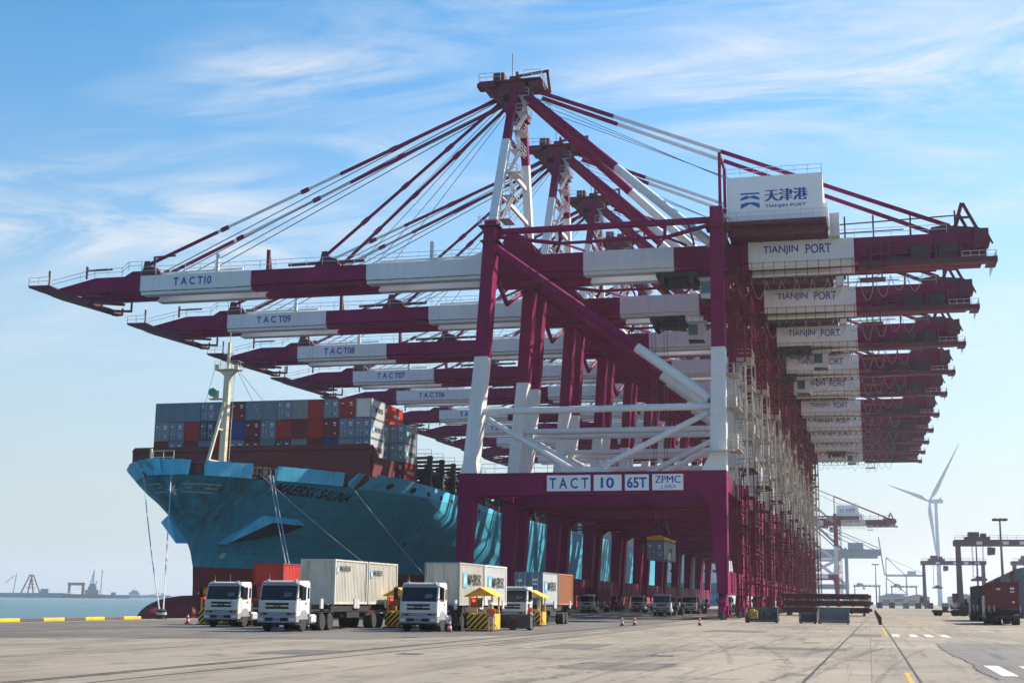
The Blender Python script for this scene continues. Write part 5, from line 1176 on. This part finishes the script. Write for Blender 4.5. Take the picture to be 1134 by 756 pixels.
def rtg(loc, s, label, mat, lod=1):
    o = thing('yard_gantry', loc, label, 'gantry crane', 'rubber tyred gantries over the container yard'); Wd, Hh, Dd = 25, 20.5, 7
    for x in (0, Wd):
        for y in (0, Dd):
            MB().column([(1.6, x-.7, x+.7, y-.55, y+.55), (Hh, x-.5, x+.5, y-.5, y+.5)], (0,)).build('leg', mat, o)
        b = MB(); b.box(x-.6, x+.6, -2.2, Dd+2.2, 1.5, 2.6).box(x+.6, x+1.6, 1, Dd-1, 1.6, 3.6); b.build('sill_beam', mat, o)
        for y in (-1.4, .6, Dd-.6, Dd+1.4): MB().lathe([(.3, -.25), (.75, -.25), (.8, 0), (.75, .25), (.3, .25)], (x, y, .8), 'x', 14).build('tyre', BLACK, o)
    for y in (0, Dd):
        b = MB(); b.box(-1.2, Wd+1.2, y-.55, y+.55, Hh-1.4, Hh+.3); b.build('main_beam', mat, o)
    MB().railing([(-1, -.5, Hh+.3), (Wd+1, -.5, Hh+.3)], 1.2, 2.4, .05).build('railing', mat, o)
    b = MB(); b.box(2, 9, .6, Dd-.6, Hh+.3, Hh+1.2).box(3, 6, 1, Dd-1, Hh+1.2, Hh+2.6).box(6.5, 8, 1, 5, Hh+1.2, Hh+2.2); tr = b.build('trolley', mat, o)
    MB().prism([(8.2, Hh-4.2), (10.2, Hh-4.0), (10.4, Hh-2), (8.2, Hh-1.8)], 'y', 1.2, 3.4).bar((9, 2.2, Hh-1.8), (9, 2.2, Hh+.4), .3).build('driver_cab', mat, tr)
    b = MB()
    for x, y in ((4, 1.6), (4, 5.4), (7, 1.6), (7, 5.4)): b.tube((x, y, 9.6), (x, y, Hh+.4), .06, 4)
    b.build('lifting_rope', ROPE, o)
    MB().box(3.6, 7.4, -2.6, 9.6, 8.9, 9.5).box(4.6, 6.4, 2, 5, 9.5, 10.2).build('spreader', mat, o)
    for x in (5, 12.4, 17, 21.6): MB().box(x, x+1.6, -.57, -.555, Hh-1.15, Hh-.2).build('sign_plate', PLATE, o)
    b = MB(); b.box(-2.2, -.8, 1, 5.5, 2.6, 5.2); b.build('generator', DARK, o)
    return o
r1 = rtg((26.2, 430, 0), 1, 'near dark red yard gantry spanning the container stacks on the right', RTGM)
dup(r1, (24.0, 640, 0), 'far yard gantry standing left of the wind turbine base'); dup(r1, (62, 640, 0), 'yard gantry half hidden behind the right container stacks')
dup(r1, (-14, 1500, 0), 'hazy pale gantry far away at the left of the road end'); dup(r1, (24, 1540, 0), 'hazy pale gantry far away before the turbine')
YG = 'containers stacked in the right yard'
yr = random.Random(3); pal = ['slate', 'grey', 'slate', 'maroon', 'blue', 'slate', 'navy', 'grey', 'green']
faces = [['slate', 'slate', 'slate'], ['red', 'navy', 'slate'], ['slate', 'maroon', 'grey'], ['red', 'slate', 'navy']]
k = 0
for r_ in range(13):
    for c_ in range(4 if r_ < 2 else 2):
        for ti in range(3):
            colr = faces[c_][2-ti] if r_ == 0 else pal[(k*5+ti*2+r_) % len(pal)]; k += 1
            container(colr, 12.2, 2.6, (24.6+c_*2.75+r_*.62, 232+r_*13.2, 2.6*ti), f'{CN[colr]} yard container {("on the ground", "in the middle tier", "in the top tier")[ti]}, {ORD[c_]} column from left, {ORD[r_]} row back', YG, False)
container('green', 6.06, 2.6, (25.0, 395, 0), 'dark green container standing alone by the foot of the near yard gantry', YG, False)
# light masts
def mast(loc, h_, label):
    o = thing('light_mast', loc, label, 'light mast', 'tall light masts in the yard'); MB().lathe([(.45, 0), (.4, h_*.4), (.22, h_)], (0, 0, 0), 'z', 10).build('pole', paint('mast_grey', (.16, .16, .18), .6), o, True)
    b = MB(); b.lathe([(.3, h_-.4), (1.0, h_-.3), (1.0, h_), (.3, h_+.1)], (0, 0, 0), 'z', 10)
    for i in range(8): a = i*math.pi/4; b.box(math.cos(a)*1.7-.4, math.cos(a)*1.7+.4, math.sin(a)*1.7-.4, math.sin(a)*1.7+.4, h_-.3, h_+.35); b.bar((0, 0, h_), (math.cos(a)*1.7, math.sin(a)*1.7, h_), .15)
    b.build('lamp_head', DARK, o); return o
ms = mast((37.2, 420, 0), 26, 'tall light mast above the container stacks at the right edge'); dup(ms, (40.5, 560, 0), 'second light mast, half behind the near yard gantry'); dup(ms, (4.6, 900, 0), 'small far light mast left of the wind turbine')
# wind turbine
o = thing('wind_turbine', (72, 1521, 0), 'pale wind turbine with two visible blades and one hanging along the tower', 'wind turbine')
MB().lathe([(2.6, 0), (2.3, 40), (1.7, 106.5)], (0, 0, 0), 'z', 20).build('tower', TURB, o, True)
b = MB(); b.cbox(-4.5, 7.5, -2.2, 2.2, 106.5, 110.6, .7); n_ = b.build('nacelle', TURB, o); MB().box(4, 5.5, -1, 1, 110.6, 112.4).build('cooler', FAR, n_)
hub = Vector((-6.5, -.6, 108.6)); MB().lathe([(.1, -8.2), (1.4, -7.4), (2.0, -6.0), (2.0, -4.4)], (0, -.6, 108.6), 'x', 16).build('hub', TURB, o, True)
def blade(tip):
    tip = Vector(tip); d = (tip-hub); L_ = d.length; d.normalize(); side = d.cross(Vector((.35, -1, 0)).normalized()).normalized(); nrm = d.cross(side)
    b = MB(); prof = [(0, 1.1, 1.0), (.05, 1.2, 1.0), (.16, 2.3, .75), (.25, 2.2, .55), (.5, 1.4, .32), (.8, .75, .18), (1, .15, .05)]; vs = []
    for t_, w, th in prof:
        c_ = hub+d*(L_*t_)
        for a in range(8): q = a*math.pi/4; vs.append(c_+side*(math.cos(q)*w+(.0 if t_ < .1 else w*.35))+nrm*(math.sin(q)*th))
    fs = [(k*8+i, k*8+(i+1) % 8, (k+1)*8+(i+1) % 8, (k+1)*8+i) for k in range(len(prof)-1) for i in range(8)]+[tuple(range(8)), tuple(range((len(prof)-1)*8, len(prof)*8))]
    b.add(vs, fs).build('blade', TURB, o, True)
blade((-49.0, -12, 125.5)); blade((27.0, 8, 171)); blade((-1.5, -4, 46))

# ------------------------------------------------------------------ far port and vessels
def far_crane(loc, label, up, mat):
    o = thing('distant_crane', loc, label, 'crane', 'hazy blue cranes far down the quay')
    for x in (-30, 0):
        for y in (0, 18): MB().bar((x, y, 0), (x*.95, y, 46), 1.6).build('leg', mat, o)
    b = MB(); 
    for y in (0, 18): b.box(-31, 1, y-.9, y+.9, 14.5, 17).bar((-29, y, 40), (-1, y, 18), 1.0)
    b.build('portal_beam', mat, o); b = MB(); b.box(-30, 28, 6, 12, 42, 45).box(2, 14, 3, 15, 45, 50); b.build('main_girder', mat, o)
    b = MB(); b.bar((-29, 1, 45), (-28, 9, 70), 1.3).bar((-29, 17, 45), (-28, 9, 70), 1.3).bar((-28, 9, 70), (26, 9, 46), .6).bar((-28, 9, 70), (-2, 9, 45), 1.1); b.build('mast_post', mat, o)
    b = MB()
    if up: b.bar((-31, 6, 44), (-38, 6, 100), 1.8).bar((-31, 12, 44), (-38, 12, 100), 1.8).bar((-37.5, 6, 98), (-37.5, 12, 98), 1.6).bar((-35, 6, 75), (-35, 12, 75), 1.2)
    else: b.box(-88, -31, 6, 12, 42, 45).bar((-28, 9, 70), (-78, 9, 45.5), .6)
    b.build('boom', mat, o); return o
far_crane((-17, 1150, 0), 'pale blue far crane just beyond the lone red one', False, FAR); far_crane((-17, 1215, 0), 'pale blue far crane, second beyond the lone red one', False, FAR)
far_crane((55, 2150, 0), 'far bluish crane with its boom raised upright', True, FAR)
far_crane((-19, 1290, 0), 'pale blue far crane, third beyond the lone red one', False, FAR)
fb = random.Random(11)
for i in range(9):
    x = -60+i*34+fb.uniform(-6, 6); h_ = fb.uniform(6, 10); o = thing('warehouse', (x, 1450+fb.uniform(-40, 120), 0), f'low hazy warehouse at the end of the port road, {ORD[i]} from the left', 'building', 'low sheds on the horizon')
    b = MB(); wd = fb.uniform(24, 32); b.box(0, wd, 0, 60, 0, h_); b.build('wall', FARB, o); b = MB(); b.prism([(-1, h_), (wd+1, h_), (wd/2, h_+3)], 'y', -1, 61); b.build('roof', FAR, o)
    b = MB(); b.box(3, wd*.4, -.1, -.02, 0, 6).box(wd*.55, wd-3, -.1, -.02, 4, 7); b.build('door', DARK, o)
bx = ['slate', 'blue', 'maroon', 'grey', 'navy', 'green', 'slate', 'orange', 'grey', 'slate']
for i in range(10):
    container(bx[i], 12.2, 2.6, (-1+i*5.6, 640+(i % 3)*12, 0), f'far {CN[bx[i]]} container across the road end, {ORD[i]} from the left', 'containers across the far road end', False)
# second ship far along the quay
s2 = thing('moored_ship', (-86, 640, -2.5), 'white superstructure ship berthed far along the quay, seen between crane legs', 'ship')
b = MB(); b.prism([(-20, 0), (20, 0), (20, 60), (12, 110), (0, 130), (-12, 110), (-20, 60)], 'z', -.5, 13, 0); b.build('hull', HULL, s2)
b = MB(); b.box(-18, 18.5, 12, 26, 13, 37).box(-20, 20, 11, 22, 37, 40); dh2 = b.build('deckhouse', paint('ship_white', (.75, .76, .78), .5, var=.05), s2)
b = MB()
for z in (18, 22, 26, 30, 34):
    for x in range(-16, 17, 4): b.box(x, x+1.6, 11.9, 11.97, z, z+1.2)
b.build('window', GLASS, dh2)
MB().lathe([(3, 13), (2.6, 30), (2.6, 44)], (8, 6, 0), 'z', 14).build('funnel', FARR, s2)
# vessels out on the sea
def vessel(loc, L_, label, rz, mat, kind):
    o = thing('work_vessel', loc, label, 'vessel', 'distant vessels on the sea', rz)
    b = MB(); b.prism([(-L_/2, 0), (L_/2-L_*.12, 0), (L_/2, L_*.045), (L_/2-L_*.08, L_*.055), (-L_/2, L_*.05)], 'y', -L_*.08, L_*.08); b.build('hull', mat, o)
    z = L_*.05
    if kind == 'dredger':
        b = MB(); b.box(-L_*.3, -L_*.08, -5, 5, z, z+9).box(-L_*.26, -L_*.12, -4, 4, z+9, z+15).box(-L_*.24, -L_*.15, -3, 3, z+15, z+20); b.build('deckhouse', FAR, o)
        b = MB(); b.bar((-L_*.19, -3, z+20), (-L_*.18, 0, z+44), 1.2).bar((-L_*.19, 3, z+20), (-L_*.18, 0, z+44), 1.2).bar((-L_*.23, 0, z+20), (-L_*.18, 0, z+44), 1.2).bar((-L_*.19, -2, z+32), (-L_*.19, 2, z+32), .8); b.build('tower', FAR, o)
        b = MB(); b.box(L_*.12, L_*.2, -4, 4, z, z+5); b.build('winch_house', FAR, o)
    elif kind == 'crane':
        b = MB()
        for s in (-6, 6): b.bar((-10+s, 0, z), (0+s*.3, 0, 40), 2.2).bar((12+s, 0, z), (2+s*.3, 0, 40), 2.2)
        for q in (.3, .5, .7, .95): b.bar((-10+10*q, 0, z+32*q), (12-10*q, 0, z+32*q), 1.4)
        b.build('sheer_leg', FARR, o); b = MB(); b.box(20, 34, -5, 5, z, z+8).bar((-30, 0, z), (-26, 0, z+34), 1.2).bar((-30, 0, z+30), (-44, 0, z+18), .9); b.build('deckhouse', FAR, o)
    elif kind == 'gantry':
        b = MB(); b.box(-14, -10.5, -3, 3, z, z+18).box(10.5, 14, -3, 3, z, z+18).box(-15, 15, -3, 3, z+16, z+21); b.build('gantry', FARR, o)
        b = MB(); b.bar((30, 0, z), (36, 0, z+24), 1.6).bar((44, 0, z), (45, 0, z+44), 1.3); b.build('derrick', FAR, o)
    else:
        b = MB(); b.box(-L_*.32, -L_*.12, -4, 4, z, z+7).box(-L_*.28, -L_*.16, -3, 3, z+7, z+12).bar((-L_*.22, 0, z+12), (-L_*.22, 0, z+22), .8); b.build('deckhouse', FAR, o); b = MB(); b.bar((L_*.05, 0, z), (L_*.28, 0, z+6), 1.5).box(L_*.3, L_*.36, -3, 3, z, z+5); b.build('deck_gear', FAR, o)
    return o
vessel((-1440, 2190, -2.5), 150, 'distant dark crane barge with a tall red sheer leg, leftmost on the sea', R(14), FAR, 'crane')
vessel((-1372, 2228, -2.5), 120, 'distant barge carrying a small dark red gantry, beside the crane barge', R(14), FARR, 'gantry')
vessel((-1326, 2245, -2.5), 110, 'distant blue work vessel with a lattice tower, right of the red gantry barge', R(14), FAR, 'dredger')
vessel((-1752, 3165, -2.5), 130, 'small grey ship alone on the horizon left of the bow ropes', R(14), FAR, 'ship')
